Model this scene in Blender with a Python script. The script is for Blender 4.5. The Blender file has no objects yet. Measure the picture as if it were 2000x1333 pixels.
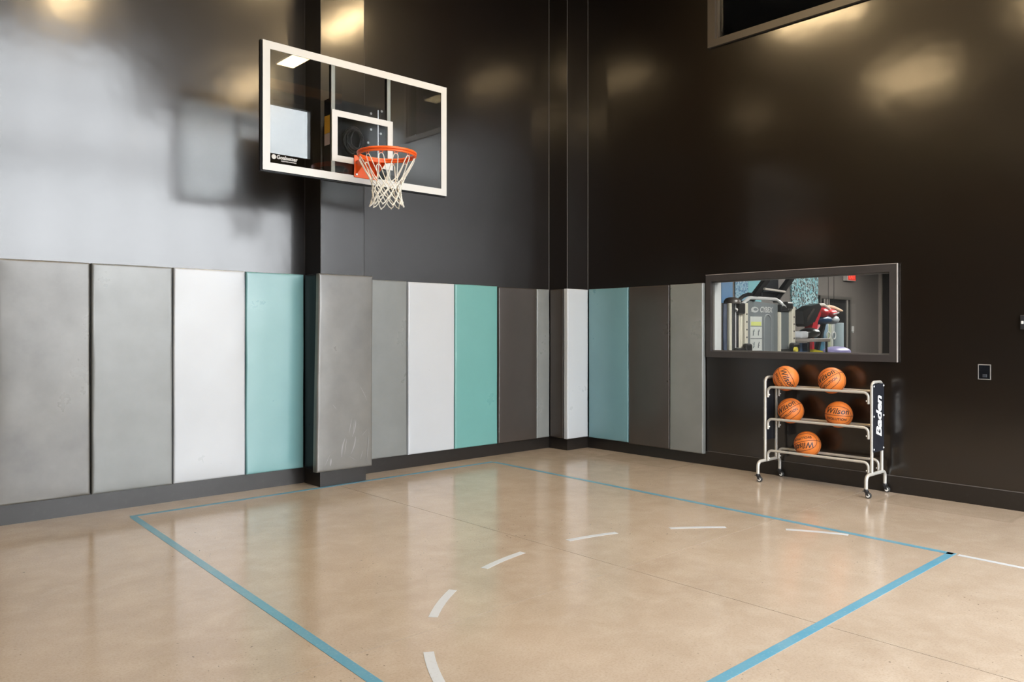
import bpy, bmesh, math, random
from mathutils import Vector, Matrix, noise

# ------------------------------------------------------------------ scene, camera, world, exposure
scene = bpy.context.scene
COL = scene.collection
scene.view_settings.view_transform = 'Standard'
scene.view_settings.look = 'None'
scene.view_settings.gamma = 1.0
scene.view_settings.exposure = 0.0
scene.view_settings.use_curve_mapping = False
scene.cycles.max_bounces = 10
scene.cycles.glossy_bounces = 6
scene.cycles.transmission_bounces = 10
scene.cycles.transparent_max_bounces = 12
scene.cycles.sample_clamp_indirect = 8.0
scene.cycles.use_denoising = True

FOCAL_PX, HORIZON, YAW = 1516.6, 647.46, math.radians(42.364)
cd = bpy.data.cameras.new('camera')
cam = bpy.data.objects.new('camera', cd)
COL.objects.link(cam)
cam.location = (-7.245, -6.848, 1.45)
cam.rotation_euler = (math.pi / 2, 0, -YAW)
cd.sensor_width = 36
cd.lens = 36 * FOCAL_PX / 2000
cd.shift_y = (HORIZON - 666.5) / 2000
cd.clip_start = 0.05
scene.camera = cam

SKY = 13.0            # overcast daylight outside the glazed wall
LAMP = 55.0          # ceiling strip lamps
GYM_FILL = 34.0
w = bpy.data.worlds.new('sky')
scene.world = w
w.use_nodes = True
nt = w.node_tree
bg = nt.nodes['Background']
tc = nt.nodes.new('ShaderNodeTexCoord')
sx = nt.nodes.new('ShaderNodeSeparateXYZ')
rp = nt.nodes.new('ShaderNodeValToRGB')
rp.color_ramp.elements[0].position = 0.0
rp.color_ramp.elements[0].color = (0.94, 0.97, 1.0, 1)
rp.color_ramp.elements[1].position = 0.6
rp.color_ramp.elements[1].color = (0.86, 0.93, 1.0, 1)
nt.links.new(tc.outputs['Generated'], sx.inputs[0])
nt.links.new(sx.outputs['Z'], rp.inputs[0])
nt.links.new(rp.outputs[0], bg.inputs['Color'])
bg.inputs['Strength'].default_value = SKY

# sampling portal in the glazed wall opening (guides the sky light, gives none of its own)
pl = bpy.data.lights.new('window_portal', 'AREA')
pl.shape = 'RECTANGLE'
pl.size, pl.size_y = 5.56, 6.3
pl.cycles.is_portal = True
po = bpy.data.objects.new('window_portal', pl)
COL.objects.link(po)
po.location = (-2.83, -7.66, 3.15)
po.rotation_euler = (math.pi / 2, 0, 0)

H_CEIL = 7.0
BACK_Y = -7.7
WEST_X = -9.4

# ------------------------------------------------------------------ materials
MATS = {}


def _lin(c):
    return tuple(c) + (1,) if len(c) == 3 else tuple(c)


def mat(name, color, rough=0.5, metal=0.0, spec=0.5, var=0.0, var_scale=3.0, rough_var=0.0,
        bump=0.0, bump_scale=80.0, emit=None, emit_strength=0.0, color2=None, stretch=(1, 1, 1),
        speck=0.0, speck_scale=120.0, speck_color=(0, 0, 0), coat=0.0, coat_rough=0.08, coat_ior=1.5, wave=0.0, rnd=False, detail=7, soft=0.2, ior=1.5):
    if name in MATS:
        return MATS[name]
    m = bpy.data.materials.new(name)
    m.use_nodes = True
    n, l = m.node_tree.nodes, m.node_tree.links
    b = n['Principled BSDF']
    b.inputs['Base Color'].default_value = _lin(color)
    b.inputs['Roughness'].default_value = rough
    b.inputs['Metallic'].default_value = metal
    b.inputs['Specular IOR Level'].default_value = spec
    b.inputs['IOR'].default_value = ior
    b.inputs['Coat Weight'].default_value = coat
    b.inputs['Coat Roughness'].default_value = coat_rough
    b.inputs['Coat IOR'].default_value = coat_ior
    if emit:
        b.inputs['Emission Color'].default_value = _lin(emit)
        b.inputs['Emission Strength'].default_value = emit_strength
    t = n.new('ShaderNodeTexCoord')
    mp = n.new('ShaderNodeMapping')
    mp.inputs['Scale'].default_value = stretch
    l.new(t.outputs['Object'], mp.inputs['Vector'])
    vec = mp.outputs[0]
    if rnd:                      # each copy of the thing gets its own patch of the pattern
        oi = n.new('ShaderNodeObjectInfo')
        ad = n.new('ShaderNodeVectorMath')
        ad.operation = 'MULTIPLY_ADD'
        ad.inputs[1].default_value = (1, 1, 1)
        sc_ = n.new('ShaderNodeMath')
        sc_.operation = 'MULTIPLY'
        sc_.inputs[1].default_value = 60.0
        l.new(oi.outputs['Random'], sc_.inputs[0])
        l.new(vec, ad.inputs[0])
        l.new(sc_.outputs[0], ad.inputs[2])
        vec = ad.outputs[0]
    if var or rough_var:
        nz = n.new('ShaderNodeTexNoise')
        nz.inputs['Scale'].default_value = var_scale
        nz.inputs['Detail'].default_value = detail
        nz.inputs['Roughness'].default_value = 0.62
        l.new(vec, nz.inputs['Vector'])
        rg = n.new('ShaderNodeMapRange')
        rg.inputs['From Min'].default_value = 0.5 - soft
        rg.inputs['From Max'].default_value = 0.5 + soft
        l.new(nz.outputs['Fac'], rg.inputs['Value'])
    col_out = None
    if var:
        mx = n.new('ShaderNodeMix')
        mx.data_type = 'RGBA'
        c2 = color2 if color2 else tuple(max(0, c * (1 - var)) for c in color[:3])
        mx.inputs['A'].default_value = _lin(color)
        mx.inputs['B'].default_value = _lin(c2)
        l.new(rg.outputs[0], mx.inputs['Factor'])
        col_out = mx.outputs['Result']
    if speck:
        ns = n.new('ShaderNodeTexNoise')
        ns.inputs['Scale'].default_value = speck_scale
        ns.inputs['Detail'].default_value = 3
        l.new(vec, ns.inputs['Vector'])
        r2 = n.new('ShaderNodeMapRange')
        r2.inputs['From Min'].default_value = 0.56
        r2.inputs['From Max'].default_value = 0.78
        r2.inputs['To Max'].default_value = speck
        l.new(ns.outputs['Fac'], r2.inputs['Value'])
        m2 = n.new('ShaderNodeMix')
        m2.data_type = 'RGBA'
        m2.inputs['A'].default_value = _lin(color)
        m2.inputs['B'].default_value = _lin(speck_color)
        if col_out:
            l.new(col_out, m2.inputs['A'])
        l.new(r2.outputs[0], m2.inputs['Factor'])
        col_out = m2.outputs['Result']
    if col_out:
        l.new(col_out, b.inputs['Base Color'])
    if rough_var:
        r3 = n.new('ShaderNodeMapRange')
        r3.inputs['To Min'].default_value = max(0.02, rough - rough_var)
        r3.inputs['To Max'].default_value = rough + rough_var
        l.new(rg.outputs[0], r3.inputs['Value'])
        l.new(r3.outputs[0], b.inputs['Roughness'])
    if bump:
        nb = n.new('ShaderNodeTexNoise')
        nb.inputs['Scale'].default_value = bump_scale
        nb.inputs['Detail'].default_value = 2
        l.new(vec, nb.inputs['Vector'])
        bp = n.new('ShaderNodeBump')
        bp.inputs['Strength'].default_value = bump
        bp.inputs['Distance'].default_value = 0.002
        l.new(nb.outputs['Fac'], bp.inputs['Height'])
        if wave:                 # slow unevenness of the plastered wall
            nw = n.new('ShaderNodeTexNoise')
            nw.inputs['Scale'].default_value = 2.6
            nw.inputs['Detail'].default_value = 2.5
            l.new(vec, nw.inputs['Vector'])
            bw_ = n.new('ShaderNodeBump')
            bw_.inputs['Strength'].default_value = wave
            bw_.inputs['Distance'].default_value = 0.03
            l.new(nw.outputs['Fac'], bw_.inputs['Height'])
            l.new(bw_.outputs[0], bp.inputs['Normal'])
        l.new(bp.outputs[0], b.inputs['Normal'])
        l.new(bp.outputs[0], b.inputs['Coat Normal'])
    MATS[name] = m
    return m


def clear_glass(name, tint=(1, 1, 1), thin=False, gloss=0.08):
    m = bpy.data.materials.new(name)
    m.use_nodes = True
    n, l = m.node_tree.nodes, m.node_tree.links
    out = n['Material Output']
    n.remove(n['Principled BSDF'])
    if thin:
        a = n.new('ShaderNodeBsdfTransparent')
        a.inputs[0].default_value = _lin(tint)
        g = n.new('ShaderNodeBsdfGlossy')
        g.inputs['Roughness'].default_value = 0.0
        mx = n.new('ShaderNodeMixShader')
        mx.inputs[0].default_value = gloss
        l.new(a.outputs[0], mx.inputs[1])
        l.new(g.outputs[0], mx.inputs[2])
        l.new(mx.outputs[0], out.inputs[0])
    else:
        g = n.new('ShaderNodeBsdfGlass')
        g.inputs['Color'].default_value = _lin(tint)
        g.inputs['Roughness'].default_value = 0.0
        g.inputs['IOR'].default_value = 1.5
        l.new(g.outputs[0], out.inputs[0])
    MATS[name] = m
    return m


M_WALL = mat('wall_paint', (0.0062, 0.0036, 0.0020), rough=0.38, spec=0.26, var=0.3, var_scale=1.3, rough_var=0.04,
             bump=0.05, bump_scale=140, coat=1.0, coat_rough=0.165, coat_ior=1.68, wave=0.09)
M_TRIMPAINT = mat('trim_paint', (0.026, 0.022, 0.020), rough=0.3, spec=0.5)
M_BASE = mat('baseboard_paint', (0.014, 0.011, 0.009), rough=0.32, spec=0.5, speck=0.25, speck_scale=22,
             speck_color=(0.04, 0.036, 0.032))
M_CEIL = mat('ceiling_paint', (0.05, 0.045, 0.04), rough=0.8)
M_STEELDARK = mat('dark_steel', (0.02, 0.02, 0.022), rough=0.35)
M_ORANGE_BEAM = mat('timber_beam', (0.42, 0.2, 0.07), rough=0.5, var=0.4, var_scale=8, stretch=(0.3, 6, 6))


def pad_vinyl(name, col, dirt=0.12, rough=0.30, spec=0.75):
    return mat(name, col, rough=rough, spec=spec, var=dirt, var_scale=2.6, rough_var=0.04, bump=0.04, bump_scale=260,
               rnd=True, detail=5, soft=0.26)


V_WHITE = pad_vinyl('white_vinyl', (0.45, 0.47, 0.495), 0.05)
V_LGREY = pad_vinyl('light_grey_vinyl', (0.195, 0.205, 0.20), 0.20)
V_WGREY = pad_vinyl('warm_grey_vinyl', (0.168, 0.163, 0.150), 0.42)
V_TEAL = pad_vinyl('teal_vinyl', (0.125, 0.315, 0.30), 0.06)
V_BLUE = pad_vinyl('blue_vinyl', (0.14, 0.28, 0.325), 0.10)
V_BROWN = pad_vinyl('brown_vinyl', (0.048, 0.039, 0.034), 0.25)
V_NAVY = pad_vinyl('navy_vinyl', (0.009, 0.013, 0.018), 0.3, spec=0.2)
V_PALETEAL = pad_vinyl('pale_teal_vinyl', (0.165, 0.335, 0.345), 0.06)
V_SCUFF = mat('scuff_white', (0.27, 0.27, 0.265), rough=0.4)


def floor_material():
    m = bpy.data.materials.new('polished_concrete')
    m.use_nodes = True
    n, l = m.node_tree.nodes, m.node_tree.links
    b = n['Principled BSDF']
    b.inputs['Specular IOR Level'].default_value = 0.5
    b.inputs['IOR'].default_value = 1.5
    t = n.new('ShaderNodeTexCoord')

    def nz(scale, detail, rough=0.55, dist=0.0):
        q = n.new('ShaderNodeTexNoise')
        q.inputs['Scale'].default_value = scale
        q.inputs['Detail'].default_value = detail
        q.inputs['Roughness'].default_value = rough
        q.inputs['Distortion'].default_value = dist
        l.new(t.outputs['Object'], q.inputs['Vector'])
        return q

    def rng(src, a, c, d, e):
        q = n.new('ShaderNodeMapRange')
        for k, v in zip(('From Min', 'From Max', 'To Min', 'To Max'), (a, c, d, e)):
            q.inputs[k].default_value = v
        l.new(src, q.inputs['Value'])
        return q.outputs[0]

    def mix(fac, a, c):
        q = n.new('ShaderNodeMix')
        q.data_type = 'RGBA'
        l.new(fac, q.inputs['Factor'])
        for k, v in (('A', a), ('B', c)):
            if isinstance(v, tuple):
                q.inputs[k].default_value = _lin(v)
            else:
                l.new(v, q.inputs[k])
        return q.outputs['Result']

    big = nz(0.75, 6, 0.6, 0.6)
    c = mix(rng(big.outputs['Fac'], 0.3, 0.7, 0, 1), (0.465, 0.38, 0.30), (0.365, 0.288, 0.217))
    mid = nz(4.5, 8, 0.65, 0.3)
    c = mix(rng(mid.outputs['Fac'], 0.42, 0.75, 0, 0.55), c, (0.52, 0.445, 0.36))
    fine = nz(90, 4, 0.7)
    c = mix(rng(fine.outputs['Fac'], 0.45, 0.75, 0, 0.4), c, (0.22, 0.155, 0.10))
    pits = nz(46, 2, 0.5)
    area = nz(0.9, 2, 0.5)
    mul = n.new('ShaderNodeMath')
    mul.operation = 'MULTIPLY'
    l.new(rng(pits.outputs['Fac'], 0.69, 0.74, 0, 1), mul.inputs[0])
    l.new(rng(area.outputs['Fac'], 0.50, 0.60, 0, 0.9), mul.inputs[1])
    c = mix(mul.outputs[0], c, (0.07, 0.05, 0.035))
    # two rubbed, duller patches along the right wall, with a dark worn outline
    sp = n.new('ShaderNodeSeparateXYZ')
    jit_ = nz(9, 3, 0.5)
    ofs = n.new('ShaderNodeVectorMath')
    ofs.operation = 'MULTIPLY_ADD'
    ofs.inputs[1].default_value = (0.05, 0.05, 0.0)
    l.new(jit_.outputs['Color'], ofs.inputs[0])
    l.new(t.outputs['Object'], ofs.inputs[2])
    l.new(ofs.outputs[0], sp.inputs[0])

    def math_(op, u, v):
        q = n.new('ShaderNodeMath')
        q.operation = op
        for k, e in enumerate((u, v)):
            if isinstance(e, (int, float)):
                q.inputs[k].default_value = e
            else:
                l.new(e, q.inputs[k])
        return q.outputs[0]

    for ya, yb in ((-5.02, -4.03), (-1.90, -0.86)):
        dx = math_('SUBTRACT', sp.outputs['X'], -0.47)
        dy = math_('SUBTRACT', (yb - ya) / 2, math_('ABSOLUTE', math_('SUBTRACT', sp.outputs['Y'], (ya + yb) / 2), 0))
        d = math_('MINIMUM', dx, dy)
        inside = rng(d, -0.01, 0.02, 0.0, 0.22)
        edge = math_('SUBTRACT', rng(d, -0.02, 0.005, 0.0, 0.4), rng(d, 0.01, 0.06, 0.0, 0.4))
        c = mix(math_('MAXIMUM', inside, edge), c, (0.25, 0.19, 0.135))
    l.new(c, b.inputs['Base Color'])
    l.new(rng(mid.outputs['Fac'], 0.3, 0.7, 0.11, 0.19), b.inputs['Roughness'])
    bp = n.new('ShaderNodeBump')
    bp.inputs['Strength'].default_value = 0.06
    bp.inputs['Distance'].default_value = 0.002
    l.new(fine.outputs['Fac'], bp.inputs['Height'])
    l.new(bp.outputs[0], b.inputs['Normal'])
    return m


M_FLOOR = floor_material()
M_JOINT = mat('floor_joint', (0.10, 0.075, 0.055), rough=0.8)
M_BLUETAPE = mat('blue_floor_paint', (0.075, 0.265, 0.385), rough=0.3, var=0.35, var_scale=5, color2=(0.14, 0.30, 0.385),
                 speck=0.35, speck_scale=60, speck_color=(0.45, 0.5, 0.5))
M_WHITETAPE = mat('white_floor_paint', (0.50, 0.52, 0.545), rough=0.35, speck=0.4, speck_scale=50,
                  speck_color=(0.36, 0.33, 0.30))

# ------------------------------------------------------------------ mesh helpers


class MB:
    def __init__(self):
        self.v, self.f = [], []

    def add(self, vs, fs):
        o = len(self.v)
        self.v += [tuple(p) for p in vs]
        self.f += [tuple(i + o for i in q) for q in fs]
        return self

    def box(self, x0, y0, z0, x1, y1, z1):
        x0, x1 = min(x0, x1), max(x0, x1)
        y0, y1 = min(y0, y1), max(y0, y1)
        z0, z1 = min(z0, z1), max(z0, z1)
        return self.add([(x0, y0, z0), (x1, y0, z0), (x1, y1, z0), (x0, y1, z0), (x0, y0, z1), (x1, y0, z1), (x1, y1, z1), (x0, y1, z1)],
                        [(3, 2, 1, 0), (4, 5, 6, 7), (0, 1, 5, 4), (1, 2, 6, 5), (2, 3, 7, 6), (3, 0, 4, 7)])

    def rbox(self, x0, y0, z0, x1, y1, z1, r=0.005, seg=2):
        bm = bmesh.new()
        bmesh.ops.create_cube(bm, size=1)
        for v in bm.verts:
            v.co = Vector(((x0 + x1) / 2 + v.co.x * abs(x1 - x0), (y0 + y1) / 2 + v.co.y * abs(y1 - y0), (z0 + z1) / 2 + v.co.z * abs(z1 - z0)))
        bmesh.ops.bevel(bm, geom=list(bm.edges), offset=r, segments=seg, affect='EDGES', profile=0.5)
        return self.bm(bm)

    def bm(self, bm, M=None):
        bm.verts.index_update()
        self.add([(M @ v.co) if M else v.co for v in bm.verts], [[v.index for v in f.verts] for f in bm.faces])
        bm.free()
        return self

    def prism(self, poly, axis, a, b):
        # poly: list of 2D points; axis 0/1/2 = extrusion axis
        def P(p, t):
            q = list(p)
            q.insert(axis, t)
            return q
        n = len(poly)
        vs = [P(p, a) for p in poly] + [P(p, b) for p in poly]
        fs = [tuple(range(n))[::-1], tuple(range(n, 2 * n))]
        fs += [(i, (i + 1) % n, n + (i + 1) % n, n + i) for i in range(n)]
        return self.add(vs, fs)

    def tube(self, pts, r, seg=8, closed=False, caps=True):
        pts = [Vector(p) for p in pts]
        n = len(pts)
        if n < 2:
            return self
        rings = []
        prev = None
        for i, p in enumerate(pts):
            if closed:
                t = (pts[(i + 1) % n] - pts[i - 1]).normalized()
            else:
                t = (pts[min(i + 1, n - 1)] - pts[max(i - 1, 0)]).normalized()
            if prev is None:
                a = Vector((0, 0, 1)) if abs(t.z) < 0.9 else Vector((1, 0, 0))
                u = t.cross(a).normalized()
            else:
                u = (prev - t * prev.dot(t))
                u = u.normalized() if u.length > 1e-6 else t.orthogonal().normalized()
            prev = u
            v = t.cross(u)
            rr = r[i] if isinstance(r, (list, tuple)) else r
            rings.append([p + (u * math.cos(2 * math.pi * k / seg) + v * math.sin(2 * math.pi * k / seg)) * rr for k in range(seg)])
        vs = [q for ring in rings for q in ring]
        fs = []
        m = n if closed else n - 1
        for i in range(m):
            j = (i + 1) % n
            for k in range(seg):
                k2 = (k + 1) % seg
                fs.append((i * seg + k, i * seg + k2, j * seg + k2, j * seg + k))
        if caps and not closed:
            fs.append(tuple(range(seg))[::-1])
            fs.append(tuple((n - 1) * seg + k for k in range(seg)))
        return self.add(vs, fs)

    def cyl(self, a, b, r, seg=16, r2=None):
        return self.tube([a, b], [r, r if r2 is None else r2], seg)

    def torus(self, c, R, r, axis=2, seg=48, rseg=10, arc=2 * math.pi, start=0):
        pts = []
        full = arc >= 2 * math.pi - 1e-6
        for i in range(seg if full else seg + 1):
            a = start + arc * i / seg
            p = [R * math.cos(a), R * math.sin(a)]
            p.insert(axis, 0)
            pts.append(Vector(c) + Vector(p))
        return self.tube(pts, r, rseg, closed=full)

    def lathe(self, profile, seg=24, c=(0, 0, 0), axis=2):
        vs, fs = [], []
        for (r, z) in profile:
            for k in range(seg):
                a = 2 * math.pi * k / seg
                p = [r * math.cos(a), r * math.sin(a)]
                p.insert(axis, z)
                vs.append(Vector(c) + Vector(p))
        n = len(profile)
        for i in range(n - 1):
            for k in range(seg):
                k2 = (k + 1) % seg
                fs.append((i * seg + k, i * seg + k2, (i + 1) * seg + k2, (i + 1) * seg + k))
        fs.append(tuple(range(seg))[::-1])
        fs.append(tuple((n - 1) * seg + k for k in range(seg)))
        return self.add(vs, fs)

    def sphere(self, c, r, u=32, v=16, scale=(1, 1, 1)):
        bm = bmesh.new()
        bmesh.ops.create_uvsphere(bm, u_segments=u, v_segments=v, radius=r)
        return self.bm(bm, Matrix.Translation(c) @ Matrix.Diagonal((*scale, 1)))

    def mesh(self, name):
        me = bpy.data.meshes.new(name)
        me.from_pydata(self.v, [], self.f)
        bm = bmesh.new()
        bm.from_mesh(me)
        bmesh.ops.recalc_face_normals(bm, faces=bm.faces)
        bm.to_mesh(me)
        bm.free()
        return me


def obj(name, mb, m, parent=None, loc=(0, 0, 0), smooth=False, label=None, kind=None):
    me = mb.mesh(name) if isinstance(mb, MB) else mb
    if m and not me.materials:
        me.materials.append(m)
    if smooth:
        for p in me.polygons:
            p.use_smooth = True
        try:
            me.set_sharp_from_angle(angle=math.radians(40))
        except Exception:
            pass
    o = bpy.data.objects.new(name, me)
    COL.objects.link(o)
    o.location = loc
    if parent:
        o.parent = parent
    if label:
        o['label'] = label
    if kind:
        o['kind'] = kind
    return o


def tag(o, label, cat, group=None, kind=None):
    o['label'] = label
    o['category'] = cat
    if group:
        o['group'] = group
    if kind:
        o['kind'] = kind
    return o


def thing(name, label, cat, loc=(0, 0, 0), rotz=0, group=None):
    o = bpy.data.objects.new(name, None)
    o.empty_display_size = 0.1
    COL.objects.link(o)
    o.location = loc
    o.rotation_euler = (0, 0, rotz)
    return tag(o, label, cat, group)


def struct(name, mb, m, parent=None, loc=(0, 0, 0), smooth=False):
    o = obj(name, mb, m, parent, loc, smooth)
    o['kind'] = 'structure'
    return o


def fillet(pts, r, n=6):
    pts = [Vector(p) for p in pts]
    out = [pts[0]]
    for i in range(1, len(pts) - 1):
        a, b, c = pts[i - 1], pts[i], pts[i + 1]
        d1, d2 = (a - b).normalized(), (c - b).normalized()
        ang = d1.angle(d2)
        if ang > math.pi - 0.01:
            out.append(b)
            continue
        t = min(r / math.tan(ang / 2), (a - b).length * 0.49, (c - b).length * 0.49)
        rr = t * math.tan(ang / 2)
        cen = b + (d1 + d2).normalized() * (rr / math.sin(ang / 2))
        s, e = (b + d1 * t - cen), (b + d2 * t - cen)
        for k in range(n + 1):
            out.append(cen + s.normalized().slerp(e.normalized(), k / n) * rr)
    out.append(pts[-1])
    return out


def text_mb(body, size, shear=0.0, bold=0.0, spacing=1.0, depth=0.0, align='CENTER'):
    cu = bpy.data.curves.new('txt', 'FONT')
    cu.body = body
    cu.size = size
    cu.shear = shear
    cu.offset = bold
    cu.space_character = spacing
    cu.align_x = align
    cu.align_y = 'CENTER'
    cu.extrude = depth
    cu.resolution_u = 3
    o = bpy.data.objects.new('txt', cu)
    COL.objects.link(o)
    dg = bpy.context.evaluated_depsgraph_get()
    me = bpy.data.meshes.new_from_object(o.evaluated_get(dg))
    bpy.data.objects.remove(o)
    bpy.data.curves.remove(cu)
    bm = bmesh.new()
    bm.from_mesh(me)
    bpy.data.meshes.remove(me)
    return bm


def wall_with_holes(us, zs, holes, plane):
    """cells of the grid us x zs that are not in a hole; plane(u, z) -> two points (near, far)"""
    mb = MB()
    for i in range(len(us) - 1):
        for j in range(len(zs) - 1):
            uc, zc = (us[i] + us[i + 1]) / 2, (zs[j] + zs[j + 1]) / 2
            if any(h[0] < uc < h[1] and h[2] < zc < h[3] for h in holes):
                continue
            plane(mb, us[i], us[i + 1], zs[j], zs[j + 1])
    return mb


# ------------------------------------------------------------------ the setting
# floor: four poured slabs parted by saw-cut joints over a recessed bed
FLOOR_X = (WEST_X, -3.53, 0.0)
FLOOR_Y = (BACK_Y, -3.80, 0.0)
floor = struct('floor', MB().box(WEST_X - 0.2, BACK_Y - 0.2, -0.2, 0.2, 0.2, -0.004), M_JOINT)
for i in range(2):
    for j in range(2):
        g = 0.0022
        obj('slab', MB().box(FLOOR_X[i] + g, FLOOR_Y[j] + g, -0.0035, FLOOR_X[i + 1] - g, FLOOR_Y[j + 1] - g, 0.0), M_FLOOR, floor)

struct('ceiling', MB().box(WEST_X - 0.2, BACK_Y - 0.2, H_CEIL, 0.2, 0.2, H_CEIL + 0.2), M_CEIL)
struct('wall_left', MB().box(WEST_X - 0.2, 0, 0, 0.0, 0.2, H_CEIL), M_WALL)
struct('wall_west', MB().box(WEST_X - 0.2, BACK_Y, 0, WEST_X, 0, H_CEIL), M_WALL)

WT = 0.17
WIN1 = (-4.0, -2.09, 1.21, 2.015)         # y0, y1, z0, z1
WIN2 = (-5.6, -2.12, 4.55, 5.75)


def right_cells(mb, a, b, c, d):
    mb.box(0, a, c, WT, b, d)


wr = wall_with_holes([BACK_Y, WIN2[0], WIN1[0], WIN2[1], WIN1[1], 0.2], [0, WIN1[2], WIN1[3], WIN2[2], WIN2[3], H_CEIL],
                     [WIN1, WIN2], right_cells)
bmw = bmesh.new()
mew = wr.mesh('tmp')
bmw.from_mesh(mew)
bmesh.ops.remove_doubles(bmw, verts=bmw.verts, dist=1e-5)
# drop the inner faces two cells share
seen = {}
for f in bmw.faces:
    seen.setdefault(tuple(sorted(v.index for v in f.verts)), []).append(f)
bmesh.ops.delete(bmw, geom=[f for fs in seen.values() if len(fs) > 1 for f in fs], context='FACES')
wall_right = struct('wall_right', MB().bm(bmw), M_WALL)

# opposite glazed wall: frame around the openings, mullions, panes; the bays far from the corner are taller
GX0, GX1, GXR, GXT, GZ1, GZ2 = -5.6, -0.58, -0.06, -2.93, 5.42, 6.3


def back_cells(mb, a, b, c, d):
    mb.box(a, BACK_Y - 0.2, c, b, BACK_Y, d)


wb = wall_with_holes([WEST_X - 0.2, GX0, GXT, GX1, GXR, 0.2], [0, 4.32, GZ1, GZ2, H_CEIL],
                     [(GX0, GX1, 0.0, GZ1), (GX1, GXR, 0.0, 4.32), (GX0, GXT, GZ1, GZ2)], back_cells)
struct('wall_front', wb, M_WALL)
mul = MB()
xs = [GX0 + (GX1 - GX0) * k / 6 for k in range(7)]
for k, x in enumerate(xs):
    mul.box(x - 0.035, BACK_Y - 0.12, 0, x + 0.035, BACK_Y - 0.02, GZ2 if x < GXT + 0.2 else GZ1)
mul.box(GXR - 0.03, BACK_Y - 0.12, 0, GXR, BACK_Y - 0.02, 4.32)
for z, h, x1_ in ((0.0, 0.12, GXR), (2.2, 0.1, GXR), (4.3, 0.2, GX1), (GZ1 - 0.07, 0.07, GX1), (GZ2 - 0.07, 0.07, GXT)):
    mul.box(GX0, BACK_Y - 0.115, z, x1_, BACK_Y - 0.025, z + h)
mul.box(GX1, BACK_Y - 0.115, 4.25, GXR, BACK_Y - 0.025, 4.32)
win3 = struct('window_3', mul, M_STEELDARK)
M_THIN = clear_glass('window_pane_glass', thin=True, gloss=0.06)
for i in range(6):
    for z0, z1 in ((0.12, 2.2), (2.3, 4.3), (4.5, GZ1 - 0.07), (GZ1, GZ2 - 0.07)):
        if z0 < GZ1 or xs[i + 1] < GXT + 0.2:
            obj('pane', MB().box(xs[i] + 0.035, BACK_Y - 0.074, z0, xs[i + 1] - 0.035, BACK_Y - 0.068, z1), M_THIN, win3)
for z0, z1 in ((0.12, 2.2), (2.3, 4.25)):
    obj('pane', MB().box(GX1 + 0.035, BACK_Y - 0.074, z0, GXR - 0.03, BACK_Y - 0.068, z1), M_THIN, win3)
struct('trim_3', MB().box(GXT + 0.1, BACK_Y, GZ1 + 0.16, -0.05, BACK_Y + 0.1, GZ1 + 0.32), M_ORANGE_BEAM)
struct('ground', MB().box(-40, -60, -0.4, 35, BACK_Y - 0.2, -0.1), mat('outdoor_paving', (0.34, 0.33, 0.31), rough=0.9, var=0.2, var_scale=0.6))

# pilaster and corner column
PX0, PX1, PY = -3.69, -3.222, -0.305
CXC, CYC = -0.375, -0.312
struct('trim_1', MB().box(PX0, PY, 0, PX1, 0, H_CEIL), M_WALL)
struct('trim_2', MB().box(CXC, CYC, 0, 0, 0, H_CEIL), M_WALL)

BH_ = 1.95
M_BEAD = mat('corner_bead', (0.12, 0.11, 0.105), rough=0.5)
M_BEAD2 = mat('pilaster_bead', (0.035, 0.032, 0.03), rough=0.5)
for par, pts in ((bpy.data.objects['trim_1'], ((PX0 - 0.004, -0.004), (PX0 - 0.001, PY - 0.001), (PX1 + 0.0005, PY - 0.0005))),
                 (bpy.data.objects['trim_2'], ((CXC - 0.004, -0.004), (CXC - 0.001, CYC - 0.001), (-0.004, CYC - 0.004)))):
    for x, y in pts:
        obj('corner_bead', MB().cyl((x, y, BH_), (x, y, H_CEIL), 0.0028, 6), M_BEAD2 if par.name == 'trim_1' else M_BEAD, par)

# baseboards
BH, BT = 0.148, 0.012


def baseboard(name, poly, kindpts=None):
    mb = MB()
    mb.prism(poly, 2, 0.0, BH)
    return struct(name, mb, M_BASE)


baseboard('baseboard_left', [(WEST_X, 0), (WEST_X, -BT), (PX0 - BT, -BT), (PX0 - BT, PY - BT), (PX1 + BT, PY - BT), (PX1 + BT, -BT),
                             (CXC - BT, -BT), (CXC - BT, CYC - BT), (-BT, CYC - BT), (-BT, CYC), (CXC, CYC), (CXC, 0), (PX1, 0), (PX1, PY), (PX0, PY), (PX0, 0)])
base_r = struct('baseboard_right', MB().prism([(0, CYC - BT), (-BT, CYC - BT), (-BT, BACK_Y), (0, BACK_Y)], 2, 0, BH), M_BASE)
obj('lit_top_edge', MB().box(-BT - 0.001, BACK_Y, BH, 0, -2.06, BH + 0.005), mat('lit_edge_tone', (0.09, 0.08, 0.075), rough=0.35), base_r, label='lit top edge of the baseboard, put in as a pale bead')  # light along the top edge, put into a paler colour

# ------------------------------------------------------------------ inner window to the exercise room
M_FRAME = mat('window_frame_paint', (0.042, 0.038, 0.038), rough=0.35, spec=0.5, var=0.2, var_scale=9)
win1 = struct('window_1', MB().box(WT - 0.012, WIN1[0], WIN1[2] - 0.02, WT + 0.02, WIN1[1], WIN1[2]), M_FRAME)
oy0, oy1, oz0, oz1 = -4.04, -2.053, 1.172, 2.056
iy0, iy1, iz0, iz1 = -3.975, -2.112, 1.236, 1.985
FR = -0.035


def frame_bar(a, b, c, d):
    # mitred bar: outer edge a-b, inner edge d-c in (y, z); front at x=FR, back at 0.03
    vs = [(FR, *a), (FR, *b), (FR, *c), (FR, *d), (0.03, *a), (0.03, *b), (0.03, *c), (0.03, *d)]
    return MB().add(vs, [(0, 1, 2, 3), (7, 6, 5, 4), (0, 4, 5, 1), (1, 5, 6, 2), (2, 6, 7, 3), (3, 7, 4, 0)])


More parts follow.
